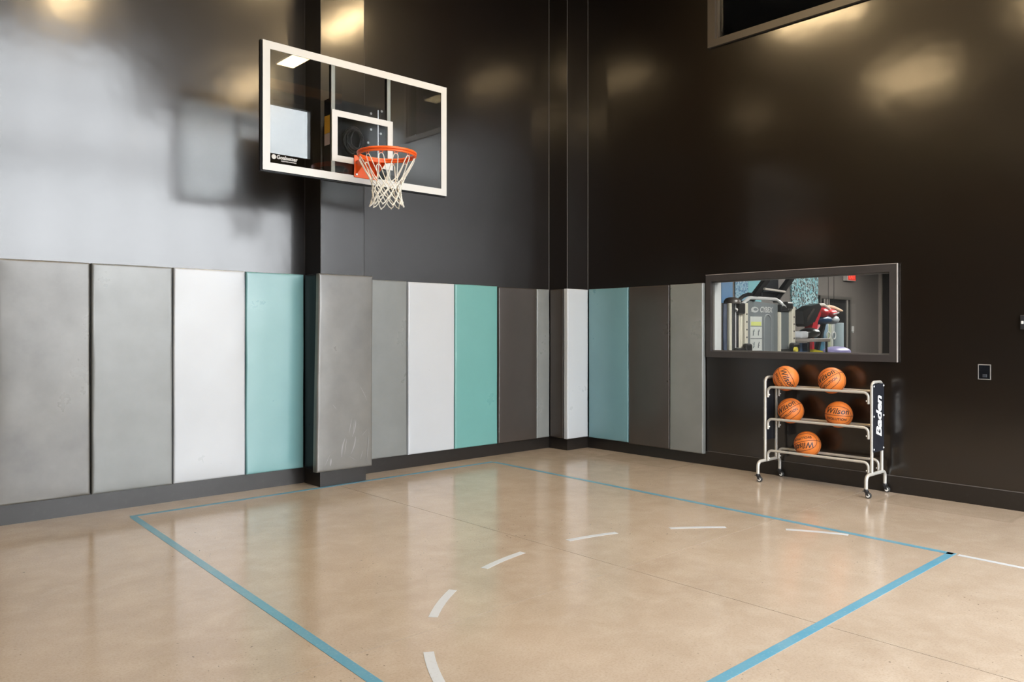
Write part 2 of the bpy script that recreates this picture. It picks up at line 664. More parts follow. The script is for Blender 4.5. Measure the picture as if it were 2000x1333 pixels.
g_ = 0.0008
O = [(oy0, oz0), (oy1, oz0), (oy1, oz1), (oy0, oz1)]
I = [(iy0, iz0), (iy1, iz0), (iy1, iz1), (iy0, iz1)]
for k in range(4):
    k2 = (k + 1) % 4
    obj('frame_bar', frame_bar(O[k], O[k2], I[k2], I[k]), M_FRAME, win1)
M_EDGE = mat('pale_frame_edge', (0.32, 0.29, 0.27), rough=0.4)  # paler tone for the top and one side of the frame
ed = MB()
ed.box(FR - 0.002, oy0 - 0.003, oz1 - 0.001, FR + 0.02, oy1 + 0.001, oz1 + 0.004)
ed.box(FR - 0.002, oy0 - 0.004, oz0, FR + 0.02, oy0 + 0.001, oz1 + 0.004)
obj('edge_bead', ed, M_EDGE, win1, label='pale edge of the frame')
st = MB()
for (a, b, c, d) in ((iy0, iz0, iy1, iz0 + 0.012), (iy0, iz1 - 0.012, iy1, iz1), (iy0, iz0, iy0 + 0.012, iz1), (iy1 - 0.012, iz0, iy1, iz1)):
    st.box(0.0, a, b, 0.028, c, d)
obj('glazing_stop', st, mat('stop_paint', (0.10, 0.095, 0.09), rough=0.3), win1)
M_GLASS = clear_glass('clear_glass', (0.97, 0.985, 0.98))
obj('pane', MB().box(0.03, iy0, iz0, 0.036, iy1, iz1), M_GLASS, win1)
M_GYMWHITE = mat('gym_white_paint', (0.62, 0.63, 0.64), rough=0.6)
rv = MB()
rv.box(0.04, WIN1[1] - 0.002, WIN1[2], WT + 0.004, WIN1[1] - 0.022, WIN1[3])
obj('jamb', rv, M_GYMWHITE, win1, label='white painted jamb on the far side of the glass')

# upper window, dark mezzanine behind
win2 = struct('window_2', MB().box(WT - 0.012, WIN2[0], WIN2[2] - 0.02, WT + 0.02, WIN2[1], WIN2[2]), M_FRAME)
u0, u1, v0, v1 = -5.66, -2.075, 4.508, 5.8
a0, a1, c0, c1 = -5.6, -2.165, 4.585, 5.72
O = [(u0, v0), (u1, v0), (u1, v1), (u0, v1)]
I = [(a0, c0), (a1, c0), (a1, c1), (a0, c1)]
M_FRAME2 = mat('bronze_frame_paint', (0.05, 0.042, 0.035), rough=0.4, spec=0.5)
for k in range(4):
    k2 = (k + 1) % 4
    obj('frame_bar', frame_bar(O[k], O[k2], I[k2], I[k]), M_FRAME2, win2)
st = MB()
for (a, b, c, d) in ((a0, c0, a1, c0 + 0.014), (a0, c1 - 0.014, a1, c1), (a0, c0, a0 + 0.014, c1), (a1 - 0.014, c0, a1, c1)):
    st.box(0.0, a, b, 0.045, c, d)
obj('glazing_stop', st, M_FRAME2, win2)
obj('pane', MB().box(0.046, a0, c0, 0.052, a1, c1), M_GLASS, win2)

# ------------------------------------------------------------------ wall pads


def pad_mesh(width, z0, z1, T, seed, r=0.011, skew=(0, 0), flare=0.0, wob=0.004, side_wrinkle=0.0):
    """local frame: x along the wall 0..width, y = out of the wall, z up from 0"""
    rnd = random.Random(seed)
    Hh = z1 - z0

    def axis(L, n):
        e = [0, 0.003, 0.008, 0.016, 0.03, 0.06]
        e = [k for k in e if k < L / 2 - 0.01]
        mid = [e[-1] + (L - 2 * e[-1]) * k / n for k in range(1, n)]
        return e + mid + [L - k for k in reversed(e)]
    us, zs = axis(width, 8 if width > 0.3 else 3), axis(Hh, 22)
    nu, nz_ = len(us), len(zs)
    mb = MB()
    vs = []
    sd = seed * 7.31
    for z in zs:
        for u in us:
            d = min(u, width - u, z, Hh - z)
            cu = min(u, width - u)
            h = T if d >= r else T - r + math.sqrt(max(0, r * r - (r - d) ** 2))
            if d >= r:
                h += 0.0035 * min(1, (d - r) / 0.08)
                h += 0.0022 * noise.noise(Vector((u * 4 + sd, z * 3, sd))) + 0.0014 * noise.noise(Vector((u * 13 + sd, z * 9, sd)))
                if cu < 0.1:
                    h += 0.002 * (1 - cu / 0.1) * noise.noise(Vector((u * 10, z * 14 + sd, 3.3)))
            eu = wob * noise.noise(Vector((sd, z * 1.6, 0.5 if u < width / 2 else 9.5)))
            t = 1 - z / Hh
            sk = skew[0] * t * (1 - u / width) + skew[1] * t * (u / width)
            zz = z + (0.003 * noise.noise(Vector((u * 3 + sd, 4.0, 1.0))) if z in (zs[0], zs[-1]) else 0)
            vs.append((u + eu + sk, h + flare * t * t, zz))
    fs = []
    for j in range(nz_ - 1):
        for i in range(nu - 1):
            a = j * nu + i
            fs.append((a, a + 1, a + nu + 1, a + nu))
    # rim ring down to the backing
    loop = [i for i in range(nu)] + [j * nu + nu - 1 for j in range(1, nz_)] + [(nz_ - 1) * nu + i for i in range(nu - 2, -1, -1)] + [j * nu for j in range(nz_ - 2, 0, -1)]
    base = len(vs)
    for k in loop:
        x, y, z = vs[k]
        wr_ = side_wrinkle * noise.noise(Vector((x * 3, z * 26 + y * 30, sd)))
        vs.append((x + wr_, (T - r) * 0.5, z))
    base2 = len(vs)
    for k in loop:
        x, y, z = vs[k]
        vs.append((x, 0.0, z))
    n = len(loop)
    for k in range(n):
        k2 = (k + 1) % n
        fs.append((loop[k], loop[k2], base + k2, base + k))
        fs.append((base + k, base + k2, base2 + k2, base2 + k))
    fs.append(tuple(base2 + k for k in range(n)))
    mb.add(vs, fs)
    return mb


PADS = []


def pad(face, a, b, z0, z1, T, m, seed, label, gap=0.002, **kw):
    """face 'L': wall y=const (b = plane y), spans x=a[0]..a[1]; 'R': wall x=const, spans y; 'S': side faces looking to -x"""
    wdt = a[1] - a[0]
    mb = pad_mesh(wdt, z0, z1, T, seed, **kw)
    o = obj('wall_pad', mb, m, None, smooth=True)
    if face == 'L':
        # local x -> +x, local y -> -y (mirror-free: rotate 180 about z then x runs -x)
        for v in o.data.vertices:
            v.co = Vector((v.co.x, -v.co.y, v.co.z))
        o.location = (a[0], b - gap, z0)
    else:
        for v in o.data.vertices:
            v.co = Vector((-v.co.y, -v.co.x, v.co.z))
        o.location = (b - gap, a[1], z0)
    bm = bmesh.new()
    bm.from_mesh(o.data)
    bmesh.ops.recalc_face_normals(bm, faces=bm.faces)
    bm.to_mesh(o.data)
    bm.free()
    tag(o, label, 'wall pad', 'padded mats along the court walls')
    PADS.append(o)
    return o


T = 0.056
bw = -BT
for k, (x, m_, lb) in enumerate(((-6.835, V_LGREY, 'light grey wall pad just outside the left edge, mirrored in the window glass'),
                                 (-7.465, V_WGREY, 'warm grey wall pad second outside the left edge, mirrored in the window glass'),
                                 (-8.095, V_LGREY, 'light grey wall pad third outside the left edge, mirrored in the window glass'))):
    pad('L', (x, x + 0.616), bw, 0.158, 1.990, T, m_, 21 + k, lb)
pad('L', (-6.20, -5.578), bw, 0.158, 1.990, T, V_WGREY, 1, 'dirty warm grey wall pad cut by the left edge of the photo', skew=(0, 0.004))
pad('L', (-5.560, -4.944), bw, 0.156, 1.990, T, V_LGREY, 2, 'light grey smudged wall pad between the dirty grey pad and a white pad')
pad('L', (-4.934, -4.312), bw, 0.157, 1.990, T, V_WHITE, 3, 'white wall pad between light grey pad and pale teal pad, left of the pilaster')
pad('L', (-4.302, -3.738), bw, 0.155, 1.988, T, V_PALETEAL, 4, 'pale teal wall pad touching the left side of the padded pilaster')
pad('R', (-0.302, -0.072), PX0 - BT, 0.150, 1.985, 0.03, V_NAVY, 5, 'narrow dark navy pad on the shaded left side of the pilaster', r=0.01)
pil = pad('L', (-3.742, -3.165), PY - BT, 0.150, 1.985, T, V_WGREY, 6, 'scuffed grey pad wrapped on the front of the pilaster under the hoop', skew=(-0.035, -0.02), flare=0.02, r=0.014)
pad('L', (-3.155, -2.558), bw, 0.148, 1.976, T, V_LGREY, 7, 'greenish grey wall pad just right of the pilaster, next to a white pad')
pad('L', (-2.542, -1.926), bw, 0.145, 1.973, T, V_WHITE, 8, 'white wall pad between greenish grey pad and teal pad, right of the pilaster')
pad('L', (-1.912, -1.292), bw, 0.144, 1.973, T, V_TEAL, 9, 'teal wall pad between white pad and dark brown pad on the hoop wall')
pad('L', (-1.270, -0.660), bw, 0.142, 1.966, T, V_BROWN, 10, 'dark brown wall pad between teal pad and narrow grey strip near the corner')
pad('L', (-0.650, -0.435), bw, 0.145, 1.966, T, V_LGREY, 11, 'narrow grey pad strip in the inner corner beside the corner column')
pad('R', (-0.300, -0.072), CXC - BT, 0.148, 1.962, 0.045, V_BROWN, 12, 'dark brown pad on the shaded left side of the corner column')
pad('L', (-0.442, -0.075), CYC - BT, 0.146, 1.965, T, V_WHITE, 13, 'white pad on the front of the corner column', side_wrinkle=0.006)
pad('R', (-1.008, -0.385), bw, 0.138, 1.968, T, V_BLUE, 14, 'blue wall pad on the right wall next to the corner column')
pad('R', (-1.594, -1.020), bw, 0.127, 1.970, T, V_BROWN, 15, 'dark brown wall pad on the right wall between blue pad and grey pad')
pad('R', (-2.036, -1.606), bw, 0.123, 1.972, T, V_LGREY, 16, 'grey wall pad ending beside the window on the right wall')

# scuff streaks rubbed into the pilaster pad
sc = MB()
rnd = random.Random(4)


def streak(x0, z0, x1, z1, wd, bend=0.0):
    n = 8
    vs, fs = [], []
    for i in range(n + 1):
        t = i / n
        x = x0 + (x1 - x0) * t + bend * math.sin(math.pi * t)
        z = z0 + (z1 - z0) * t
        hw = wd * math.sin(math.pi * min(1, max(0.08, t * 0.92 + 0.04))) / 2
        tt = 1 - z / 1.835
        y = -(T + 0.0062 + 0.02 * tt * tt)
        vs += [(x - hw, y, z), (x + hw, y, z)]
    for i in range(n):
        fs.append((2 * i, 2 * i + 1, 2 * i + 3, 2 * i + 2))
    sc.add(vs, fs)


for s in ((0.22, 0.12, 0.26, 0.30, 0.014, -0.012), (0.25, 0.14, 0.275, 0.29, 0.006, 0.0), (0.32, 0.14, 0.37, 0.30, 0.012, 0.012), (0.335, 0.30, 0.375, 0.46, 0.010, 0.01),
          (0.30, 0.33, 0.33, 0.47, 0.006, 0.0), (0.345, 0.33, 0.36, 0.47, 0.004, 0.0), (0.42, 0.78, 0.50, 0.63, 0.004, 0.006), (0.13, 0.62, 0.17, 0.57, 0.004, 0.0),
          (0.44, 0.30, 0.50, 0.36, 0.004, 0.0), (0.49, 0.06, 0.51, 0.30, 0.006, 0.004), (0.04, 0.05, 0.10, 0.16, 0.004, 0.0), (0.42, 0.08, 0.45, 0.16, 0.005, 0),
          (0.30, 0.12, 0.38, 0.07, 0.004, 0), (0.10, 0.05, 0.11, 0.12, 0.018, 0)):
    streak(*s)
obj('scuff_marks', sc, V_SCUFF, pil, kind='stuff', label='pale scratches and rub marks')

# ------------------------------------------------------------------ court lines


def strip(p, q, wd, h=0.0012):
    p, q = Vector((*p, 0)), Vector((*q, 0))
    d = (q - p).normalized()
    nrm = Vector((-d.y, d.x, 0)) * wd / 2
    c = [p + nrm, p - nrm, q - nrm, q + nrm]
    return MB().prism([(v.x, v.y) for v in c], 2, 0.0003, h)


LINE_G = 'blue boundary lines of the court key'
for lbl, p, q, wd in (
        ('blue floor line along the foot of the hoop wall', (-5.36, -0.352), (-1.60, -0.337), 0.05),
        ('blue floor line running from the left wall pads down to the bottom edge', (-5.345, -0.38), (-5.512, -4.35), 0.054),
        ('blue floor line running from the corner past the ball rack', (-1.597, -0.365), (-1.722, -5.05), 0.054),
        ('blue floor line crossing the lower right of the court', (-1.697, -5.038), (-4.75, -5.045), 0.054)):
    tag(obj('court_line', strip(p, q, wd), M_BLUETAPE), lbl, 'floor line', LINE_G)
tag(obj('court_line', strip((-1.722, -5.08), (-1.765, -6.9), 0.04), M_WHITETAPE), 'straight white floor line leaving the blue corner towards the right edge', 'floor line')
AC, AR = (-3.55, -5.04), 1.915
names = ['dash nearest the right end of the arc, touching the blue side line', 'second dash from the right end of the arc', 'third dash from the right, left of the middle of the court',
         'dash left of the third, tilted up to the right', 'steeply tilted dash near the lower middle', 'near-vertical dash cut by the bottom edge']
for k, nm in enumerate(names):
    a0_, a1_ = math.radians(20.2 + 25.4 * k), math.radians(32.8 + 25.4 * k)
    poly = []
    for i in range(9):
        a = a0_ + (a1_ - a0_) * i / 8
        poly.append((AC[0] + (AR + 0.024) * math.cos(a), AC[1] + (AR + 0.024) * math.sin(a)))
    for i in range(8, -1, -1):
        a = a0_ + (a1_ - a0_) * i / 8
        poly.append((AC[0] + (AR - 0.024) * math.cos(a), AC[1] + (AR - 0.024) * math.sin(a)))
    tag(obj('arc_dash', MB().prism(poly, 2, 0.0003, 0.0012), M_WHITETAPE), 'white floor ' + nm, 'floor line', 'white dashes of the free throw arc')

# ------------------------------------------------------------------ basketball hoop
M_WHITEP = mat('white_print', (0.53, 0.535, 0.53), rough=0.35)
M_BLACKST = mat('black_powder_coat', (0.008, 0.008, 0.009), rough=0.35, spec=0.22)
M_BAR = mat('grey_white_channel', (0.55, 0.54, 0.50), rough=0.4)
M_RIM = mat('orange_rim_paint', (0.80, 0.115, 0.018), rough=0.3)
M_NET = mat('net_cord', (0.70, 0.67, 0.60), rough=0.8)
BX0, BX1, BZ0, BZ1, BY = -4.577, -2.752, 2.726, 3.755, -1.0
bxc = (BX0 + BX1) / 2
hoop = thing('basketball_hoop', 'wall mounted glass basketball backboard with orange rim and white net', 'basketball hoop', (bxc, 0, 2.7))


def hl(mb, dx=-bxc, dz=-2.7):
    mb.v = [(x + dx, y, z + dz) for (x, y, z) in mb.v]
    return mb


gl = obj('backboard', hl(MB().box(BX0 + 0.004, BY, BZ0 + 0.004, BX1 - 0.004, BY + 0.012, BZ1 - 0.004)), M_GLASS, hoop, label='clear glass backboard')
fw = 0.062
bd = MB()
y0, y1 = BY - 0.003, BY - 0.0004


def ring(mb, X0, X1, Z0, Z1, wd, ya, yb):
    mb.box(X0, ya, Z0, X1, yb, Z0 + wd)
    mb.box(X0, ya, Z1 - wd, X1, yb, Z1)
    mb.box(X0, ya, Z0 + wd, X0 + wd, yb, Z1 - wd)
    mb.box(X1 - wd, ya, Z0 + wd, X1, yb, Z1 - wd)
    return mb


obj('border', hl(ring(bd, BX0 + 0.004, BX1, BZ0 + 0.003, BZ1, fw, y0, y1)), M_WHITEP, gl, label='white border')
obj('shooter_square', hl(ring(MB(), -3.963, -3.356, 2.887, 3.322, 0.053, y0, y1)), M_WHITEP, gl, label='white target square')
obj('edge_frame', hl(ring(MB(), BX0 - 0.006, BX1 + 0.002, BZ0 - 0.006, BZ1 + 0.002, 0.03, BY + 0.0125, BY + 0.045)), M_BLACKST, hoop)
# maker's print in the lower left corner
M_PRINT = mat('maker_print', (0.5, 0.5, 0.5), rough=0.5)
for body_t, size, bold, cx_, cz_ in (('Goalsetter', 0.0415, 0.0012, -4.366, 2.842), ('ADJUSTABLE BASKETBALL', 0.0115, 0.0004, -4.352, 2.816)):
    bm = text_mb(body_t, size, bold=bold)
    obj('lettering', hl(MB().bm(bm, Matrix.Translation((cx_, BY - 0.001, cz_)) @ Matrix.Rotation(math.pi / 2, 4, 'X'))), M_PRINT, gl)
c = Vector((-4.479, BY - 0.001, 2.842))
obj('emblem', hl(MB().add([c + Vector((0.019 * math.cos(a * math.pi / 10), 0, 0.019 * math.sin(a * math.pi / 10))) for a in range(20)], [tuple(range(20))])), M_PRINT, gl)

for x in (-3.945, -3.39):
    b_ = obj('vertical_channel', hl(MB().box(x - 0.017, BY + 0.014, BZ0 + 0.03, x + 0.017, BY + 0.022, BZ1 - 0.03)), M_BAR, hoop, label='pale vertical steel strip')
    obj('channel_web', hl(MB().box(x - 0.014, BY + 0.0225, BZ0 + 0.03, x + 0.014, BY + 0.06, BZ1 - 0.05)), M_BLACKST, b_)
mnt = MB()
yf, yb_ = BY + 0.024, BY + 0.13
mnt.box(-3.965, yf, 2.80, -3.957, yb_, 3.42)          # side plates
mnt.box(-3.42, yf, 2.80, -3.412, yb_, 3.42)
mnt.box(-3.957, yf, 3.32, -3.42, yf + 0.008, 3.42)      # top plate
mnt.box(-3.957, yb_ - 0.01, 2.80, -3.42, yb_, 3.42)     # back plate
mnt.box(-3.957, yf, 2.80, -3.42, yf + 0.008, 2.88)
mt = obj('mount_box', hl(mnt), M_BLACKST, hoop)
obj('cross_bar', hl(MB().box(-3.955, yf + 0.012, 2.90, -3.425, yf + 0.03, 2.935)), mat('pale_steel', (0.42, 0.40, 0.36), rough=0.4), mt)
obj('rod', hl(MB().cyl((-3.50, yf - 0.006, 2.75), (-3.50, yf - 0.006, 3.40), 0.005, 8)), mat('bright_steel', (0.6, 0.6, 0.6), rough=0.25, metal=1), mt)
for z in (2.95, 3.30):
    obj('arm', hl(MB().box(-3.56, yb_ + 0.001, z - 0.04, -3.48, PY - 0.031, z + 0.04)), M_BLACKST, hoop)
rr = random.Random(2)
coil = MB()
for k in range(7):
    cx_, cz_, R_ = -3.715 + rr.uniform(-.015, .02), 3.10 + rr.uniform(-.02, .02), rr.uniform(0.075, 0.12)
    pts = []
    for i in range(28):
        a = 2 * math.pi * i / 28
        pts.append((cx_ + R_ * 0.8 * math.cos(a) + 0.02 * rr.uniform(-.3, .3), yf + 0.020 + 0.008 * k + 0.006 * math.sin(a * 2 + k), cz_ + R_ * math.sin(a)))
    coil.tube(pts, 0.006, 6, closed=True)
coil.tube([(-3.75, yf + 0.016, 2.98), (-3.66, yf + 0.016, 3.03), (-3.58, yf + 0.016, 3.06)], 0.005, 6)
obj('cable_coil', hl(coil), mat('black_cable', (0.03, 0.03, 0.03), rough=0.35), mt, smooth=True)
for (x, z) in ((-3.57, 3.36), (-3.46, 3.40), (-3.57, 3.22), (-3.60, 3.10), (-3.47, 3.20)):
    obj('bolt', hl(MB().cyl((x, yf - 0.006, z), (x, yf - 0.0005, z), 0.011, 8)), mat('zinc', (0.5, 0.5, 0.5), rough=0.3, metal=1), mt)
obj('warning_sticker', hl(MB().box(-3.9664, yf + 0.012, 3.13, -3.9653, yb_ - 0.006, 3.28)), mat('yellow_sticker', (0.85, 0.42, 0.03), rough=0.5), mt, label='yellow sticker')
obj('paper_sticker', hl(MB().box(-3.9664, yf + 0.012, 3.03, -3.9653, yb_ - 0.006, 3.128)), mat('pink_sticker', (0.68, 0.50, 0.44), rough=0.5), mt, label='pale pink sticker')
obj('wall_plate', hl(MB().rbox(-3.66, PY - 0.03, 2.86, -3.30, PY - 0.001, 3.40, 0.004)), M_BLACKST, hoop)

# rim, its bracket, hooks, net
RC, RZ, RR = (-3.668, -1.385), 2.925, 0.2365
rim = obj('rim', hl(MB().torus((RC[0], RC[1], RZ), RR, 0.0115, seg=64)), M_RIM, hoop, smooth=True, label='orange steel rim')
br = MB()
br.rbox(-3.755, BY - 0.014, 2.775, -3.525, BY - 0.0045, 2.965, 0.004)
top = [(-3.735, BY - 0.014), (-3.54, BY - 0.014), (-3.56, RC[1] + 0.205), (-3.62, RC[1] + 0.226), (-3.668, RC[1] + 0.23), (-3.71, RC[1] + 0.226), (-3.765, RC[1] + 0.205)]
br.prism(top, 2, RZ - 0.012, RZ - 0.006)
for x in (-3.735, -3.546):
    br.prism([(BY - 0.014, 2.80), (BY - 0.014, RZ - 0.012), (RC[1] + 0.21, RZ - 0.012), (RC[1] + 0.21, RZ - 0.03)], 0, x - 0.003, x + 0.003)
obj('bracket', hl(br), M_RIM, rim, label='orange bolted bracket')
low = MB().torus((RC[0], RC[1], RZ - 0.020), RR - 0.001, 0.0085, seg=48)
obj('lower_ring', hl(low), M_RIM, rim, smooth=True)
hk = MB()
NH = 12
for k in range(NH):
    a = 2 * math.pi * (k + 0.5) / NH
    ca, sa = math.cos(a), math.sin(a)
    base = Vector((RC[0] + ca * (RR - 0.004), RC[1] + sa * (RR - 0.004), RZ - 0.028))
    tdir = Vector((-sa, ca, 0))
    hk.tube([base + tdir * 0.016, base + tdir * 0.010 + Vector((0, 0, -0.014)), base - tdir * 0.010 + Vector((0, 0, -0.014)), base - tdir * 0.016], 0.0028, 6)
obj('net_hooks', hl(hk), M_RIM, rim, kind='stuff')
for (x, z) in ((-3.735, 2.80), (-3.545, 2.80), (-3.735, 2.90), (-3.545, 2.90)):
    obj('bolt', hl(MB().cyl((x, BY - 0.013, z), (x, BY - 0.022, z), 0.010, 8)), mat('zinc', (0.5, 0.5, 0.5)), rim)
net = MB()


def npt(r, ang, z, j=0.0):
    return Vector((RC[0] + (r + j) * math.cos(ang), RC[1] + (r + j) * math.sin(ang), RZ + z))


LEV = [(0.143, -0.205), (0.124, -0.255), (0.116, -0.30), (0.118, -0.345), (0.127, -0.39), (0.142, -0.435)]
st_ = 2 * math.pi / NH
rn = random.Random(9)
jit = {}


def node(l, k):
    k %= NH
    if (l, k) not in jit:
        jit[(l, k)] = (rn.uniform(-.006, .006), rn.uniform(-.05, .05), rn.uniform(-.010, .010))
    jr, ja, jz = jit[(l, k)]
    r, z = LEV[l]
    off = 0.5 if l % 2 == 0 else 0.0
    return npt(r, st_ * (k + 0.5 + off) + ja, z + jz, jr)


for k in range(NH):
    a = st_ * (k + 0.5)
    hz = -0.043
    L_, R_ = node(0, k - 1), node(0, k)
    wl = 0.085
    topL, topR = npt(RR - 0.012, a - wl, hz - 0.018), npt(RR - 0.012, a + wl, hz - 0.018)
    apex = npt(RR - 0.006, a, hz)
    mL = topL.lerp(L_, 0.5) + Vector((0, 0, -0.004))
    mR = topR.lerp(R_, 0.5) + Vector((0, 0, -0.004))
    net.tube([L_, mL, topL, npt(RR - 0.008, a - wl * 0.6, hz - 0.004), apex, npt(RR - 0.008, a + wl * 0.6, hz - 0.004), topR, mR, R_], 0.0042, 6)
for l in range(5):
    for k in range(NH):
        p = node(l, k)
        for kk in ((k, k + 1) if l % 2 == 0 else (k - 1, k)):
            q = node(l + 1, kk)
            net.tube([p, p.lerp(q, 0.5) + Vector((0, 0, -0.002 if l < 4 else -0.008)), q], 0.0047, 6)
for l in range(6):
    for k in range(NH):
        net.sphere(node(l, k), 0.0075, 6, 4)
obj('net', hl(net), M_NET, hoop, smooth=True, label='white cord net')

# ------------------------------------------------------------------ ball rack
M_TUBE = mat('silver_tube_paint', (0.46, 0.44, 0.40), rough=0.35, metal=0.25, spec=0.5)
M_PANEL = mat('black_panel', (0.012, 0.013, 0.018), rough=0.35)
M_BOLT = mat('white_bolt_cap', (0.75, 0.75, 0.73), rough=0.35)
M_RUBBER = mat('black_rubber', (0.02, 0.02, 0.02), rough=0.5)
M_WHEEL = mat('white_wheel_hub', (0.72, 0.71, 0.68), rough=0.35)
XF, XR, YL, YR = -0.315, -0.105, -2.915, -3.938
rk = thing('ball_rack', 'silver tube ball rack on casters with black end panels under the window', 'ball rack', ((XF + XR) / 2, (YL + YR) / 2, 0))
ox, oy = (XF + XR) / 2, (YL + YR) / 2


def rl(mb):
    mb.v = [(x - ox, y - oy, z) for (x, y, z) in mb.v]
    return mb


tr = 0.0135
for yy, fx, bx in ((YL, -0.45, -0.038), (YR, -0.43, -0.038)):
    fr = MB().tube(fillet([(XF, yy, 0.20), (XF, yy, 1.0), (XR, yy, 1.0), (XR, yy, 0.20)], 0.05), tr, 10)
    obj('end_frame', rl(fr), M_TUBE, rk, smooth=True)
    ft = MB().tube(fillet([(fx, yy, 0.075), (fx, yy, 0.192), (bx, yy, 0.192), (bx, yy, 0.075)], 0.05), 0.0155, 10)
    obj('foot', rl(ft), M_TUBE, rk, smooth=True)
    for sx_, flip in ((fx, -1), (bx, 1)):
        cs = MB()
        cs.cyl((sx_, yy, 0.066), (sx_, yy, 0.078), 0.018, 12)
        ang = 0.5 if sx_ == fx else 0.0
        # trailing fork
        for s in (-1, 1):
            if sx_ == fx:
                cs.prism([(yy - 0.014, 0.066), (yy + 0.016, 0.066), (yy - 0.012, 0.024), (yy - 0.030, 0.024)], 0, sx_ + s * 0.017 - 0.0015, sx_ + s * 0.017 + 0.0015)
            else:
                cs.prism([(yy - 0.016, 0.066), (yy + 0.014, 0.066), (yy - 0.008, 0.024), (yy - 0.028, 0.024)], 0, sx_ + s * 0.017 - 0.0015, sx_ + s * 0.017 + 0.0015)
        cs.box(sx_ - 0.019, yy - 0.012, 0.058, sx_ + 0.019, yy + 0.014, 0.066)
        cs.box(sx_ - 0.012, yy + 0.012, 0.056, sx_ + 0.012, yy + 0.03, 0.060)
        co = obj('caster', rl(cs), M_STEELDARK, rk)
        wy = yy - 0.020
        wh = MB().lathe([(0.008, -0.0125), (0.022, -0.0125), (0.0255, -0.009), (0.0255, 0.009), (0.022, 0.0125), (0.008, 0.0125)], 20, (sx_, wy, 0.0258), axis=0)
        wo = obj('wheel', rl(wh), M_RUBBER, co, smooth=True)
        hb = MB().cyl((sx_ - 0.0150, wy, 0.0258), (sx_ + 0.0150, wy, 0.0258), 0.0165, 16)
        obj('hub', rl(hb), M_WHEEL, co, smooth=True, label='white hub disc')

rails = []
for z in (0.908, 0.598, 0.292):
    for x in (XF, XR):
        y_a, y_b = YL - 0.028, YR + 0.028
        drop = 0.10
        rt = MB().tube(fillet([(x, y_a, z - drop), (x, y_a, z), (x, y_b, z), (x, y_b, z - drop)], 0.045), tr * 0.93, 10)
        ro = obj('rail', rl(rt), M_TUBE, rk, smooth=True)
        for ye, s in ((y_a, -1), (y_b, 1)):
            obj('bolt', rl(MB().cyl((x, ye + s * 0.010, z - 0.075), (x, ye + s * 0.020, z - 0.075), 0.0075, 8)), M_BOLT, ro)

for yy, s in ((YL, 1), (YR, -1)):
    yp = yy + s * (tr + 0.0025)
    if s > 0:
        yp = yy - tr - 0.0025 if False else yy + tr + 0.0025
    pn = obj('side_panel', rl(MB().rbox(XF - 0.008, yp - 0.002, 0.385, XR + 0.008, yp + 0.002, 0.985, 0.0015, 1)), M_PANEL, rk, label='black end panel')
    for x in (XF + 0.004, XR - 0.004):
        for z in (0.41, 0.70, 0.965):
            obj('bolt', rl(MB().sphere((x, yp + s * 0.003, z), 0.009, 10, 6, (1, 0.5, 1))), M_BOLT, pn, smooth=True)
    if s < 0:
        bm = text_mb('Baden', 0.152, shear=0.30, bold=0.0050, spacing=0.96)
        M_ = Matrix.Translation((-0.205, yp - 0.0032, 0.692)) @ Matrix.Rotation(math.pi / 2, 4, 'X') @ Matrix.Rotation(math.pi / 2, 4, 'Z')
        obj('lettering', rl(MB().bm(bm, M_)), M_BOLT, pn, label='white slanted lettering')
        stv = []
        for i in range(10):
            R_ = 0.022 if i % 2 == 0 else 0.009
            a = math.pi / 2 + i * math.pi / 5
            stv.append((-0.203 + R_ * math.cos(a), yp - 0.0042, 0.560 + R_ * math.sin(a)))
        obj('star', rl(MB().add(stv, [tuple(range(10))])), M_PANEL, pn)

# ------------------------------------------------------------------ basketballs
M_BALL = mat('orange_ball_leather', (0.66, 0.175, 0.026), rough=0.42, var=0.18, var_scale=5, bump=0.5, bump_scale=420)
M_SEAM = mat('black_seam', (0.05, 0.012, 0.006), rough=0.6)
M_INK = mat('black_ink', (0.03, 0.015, 0.01), rough=0.5)
BR = 0.1215


def ball_parts():
    body = MB().sphere((0, 0, 0), BR, 48, 28).mesh('body')
    sm = MB()
    rs = BR - 0.0013
    N = 72

    def ringp(fn, n=N):
        pts = [Vector(fn(2 * math.pi * i / n)).normalized() * rs for i in range(n)]
        sm.tube(pts, 0.0030, 6, closed=True)
    ringp(lambda a: (math.cos(a), math.sin(a), 0))
    ringp(lambda a: (math.cos(a), 0, math.sin(a)))
    for s in (-1, 1):
        def loop(a, s=s):
            ca, sa = math.cos(a), math.sin(a)
            th = math.radians(41 + 26 * abs(ca) ** 2.2)
            return (math.sin(th) * ca, s * math.cos(th), math.sin(th) * sa)
        ringp(loop)
    seam = sm.mesh('seams')
    tx = {1: MB(), -1: MB()}
    for body_t, size, zc, sh, bold in (('Wilson', 0.074, 0.037, 0.25, 0.0018), ('EVOLUTION', 0.033, -0.036, 0.0, 0.001)):
        bm = text_mb(body_t, size, shear=sh, bold=bold, spacing=1.05)
        bmesh.ops.triangulate(bm, faces=bm.faces)
        for _ in range(2):
            es = [e for e in bm.edges if e.calc_length() > 0.007]
            if es:
                bmesh.ops.subdivide_edges(bm, edges=es, cuts=1)
                bmesh.ops.triangulate(bm, faces=bm.faces)
        for s in (1, -1):
            b2 = bm.copy()
            for v in b2.verts:
                az, el = v.co.x / BR, (v.co.y + zc) / BR
                p = Vector((math.sin(az) * math.cos(el), -math.cos(az) * math.cos(el), math.sin(el))) * (BR + 0.0009)
                v.co = p if s > 0 else Vector((-p.x, -p.y, p.z))
            tx[s].bm(b2)
        bm.free()
    return body, seam, (tx[1].mesh('lettering'), tx[-1].mesh('lettering'))


bb_, bs_, bt_ = ball_parts()
first = None


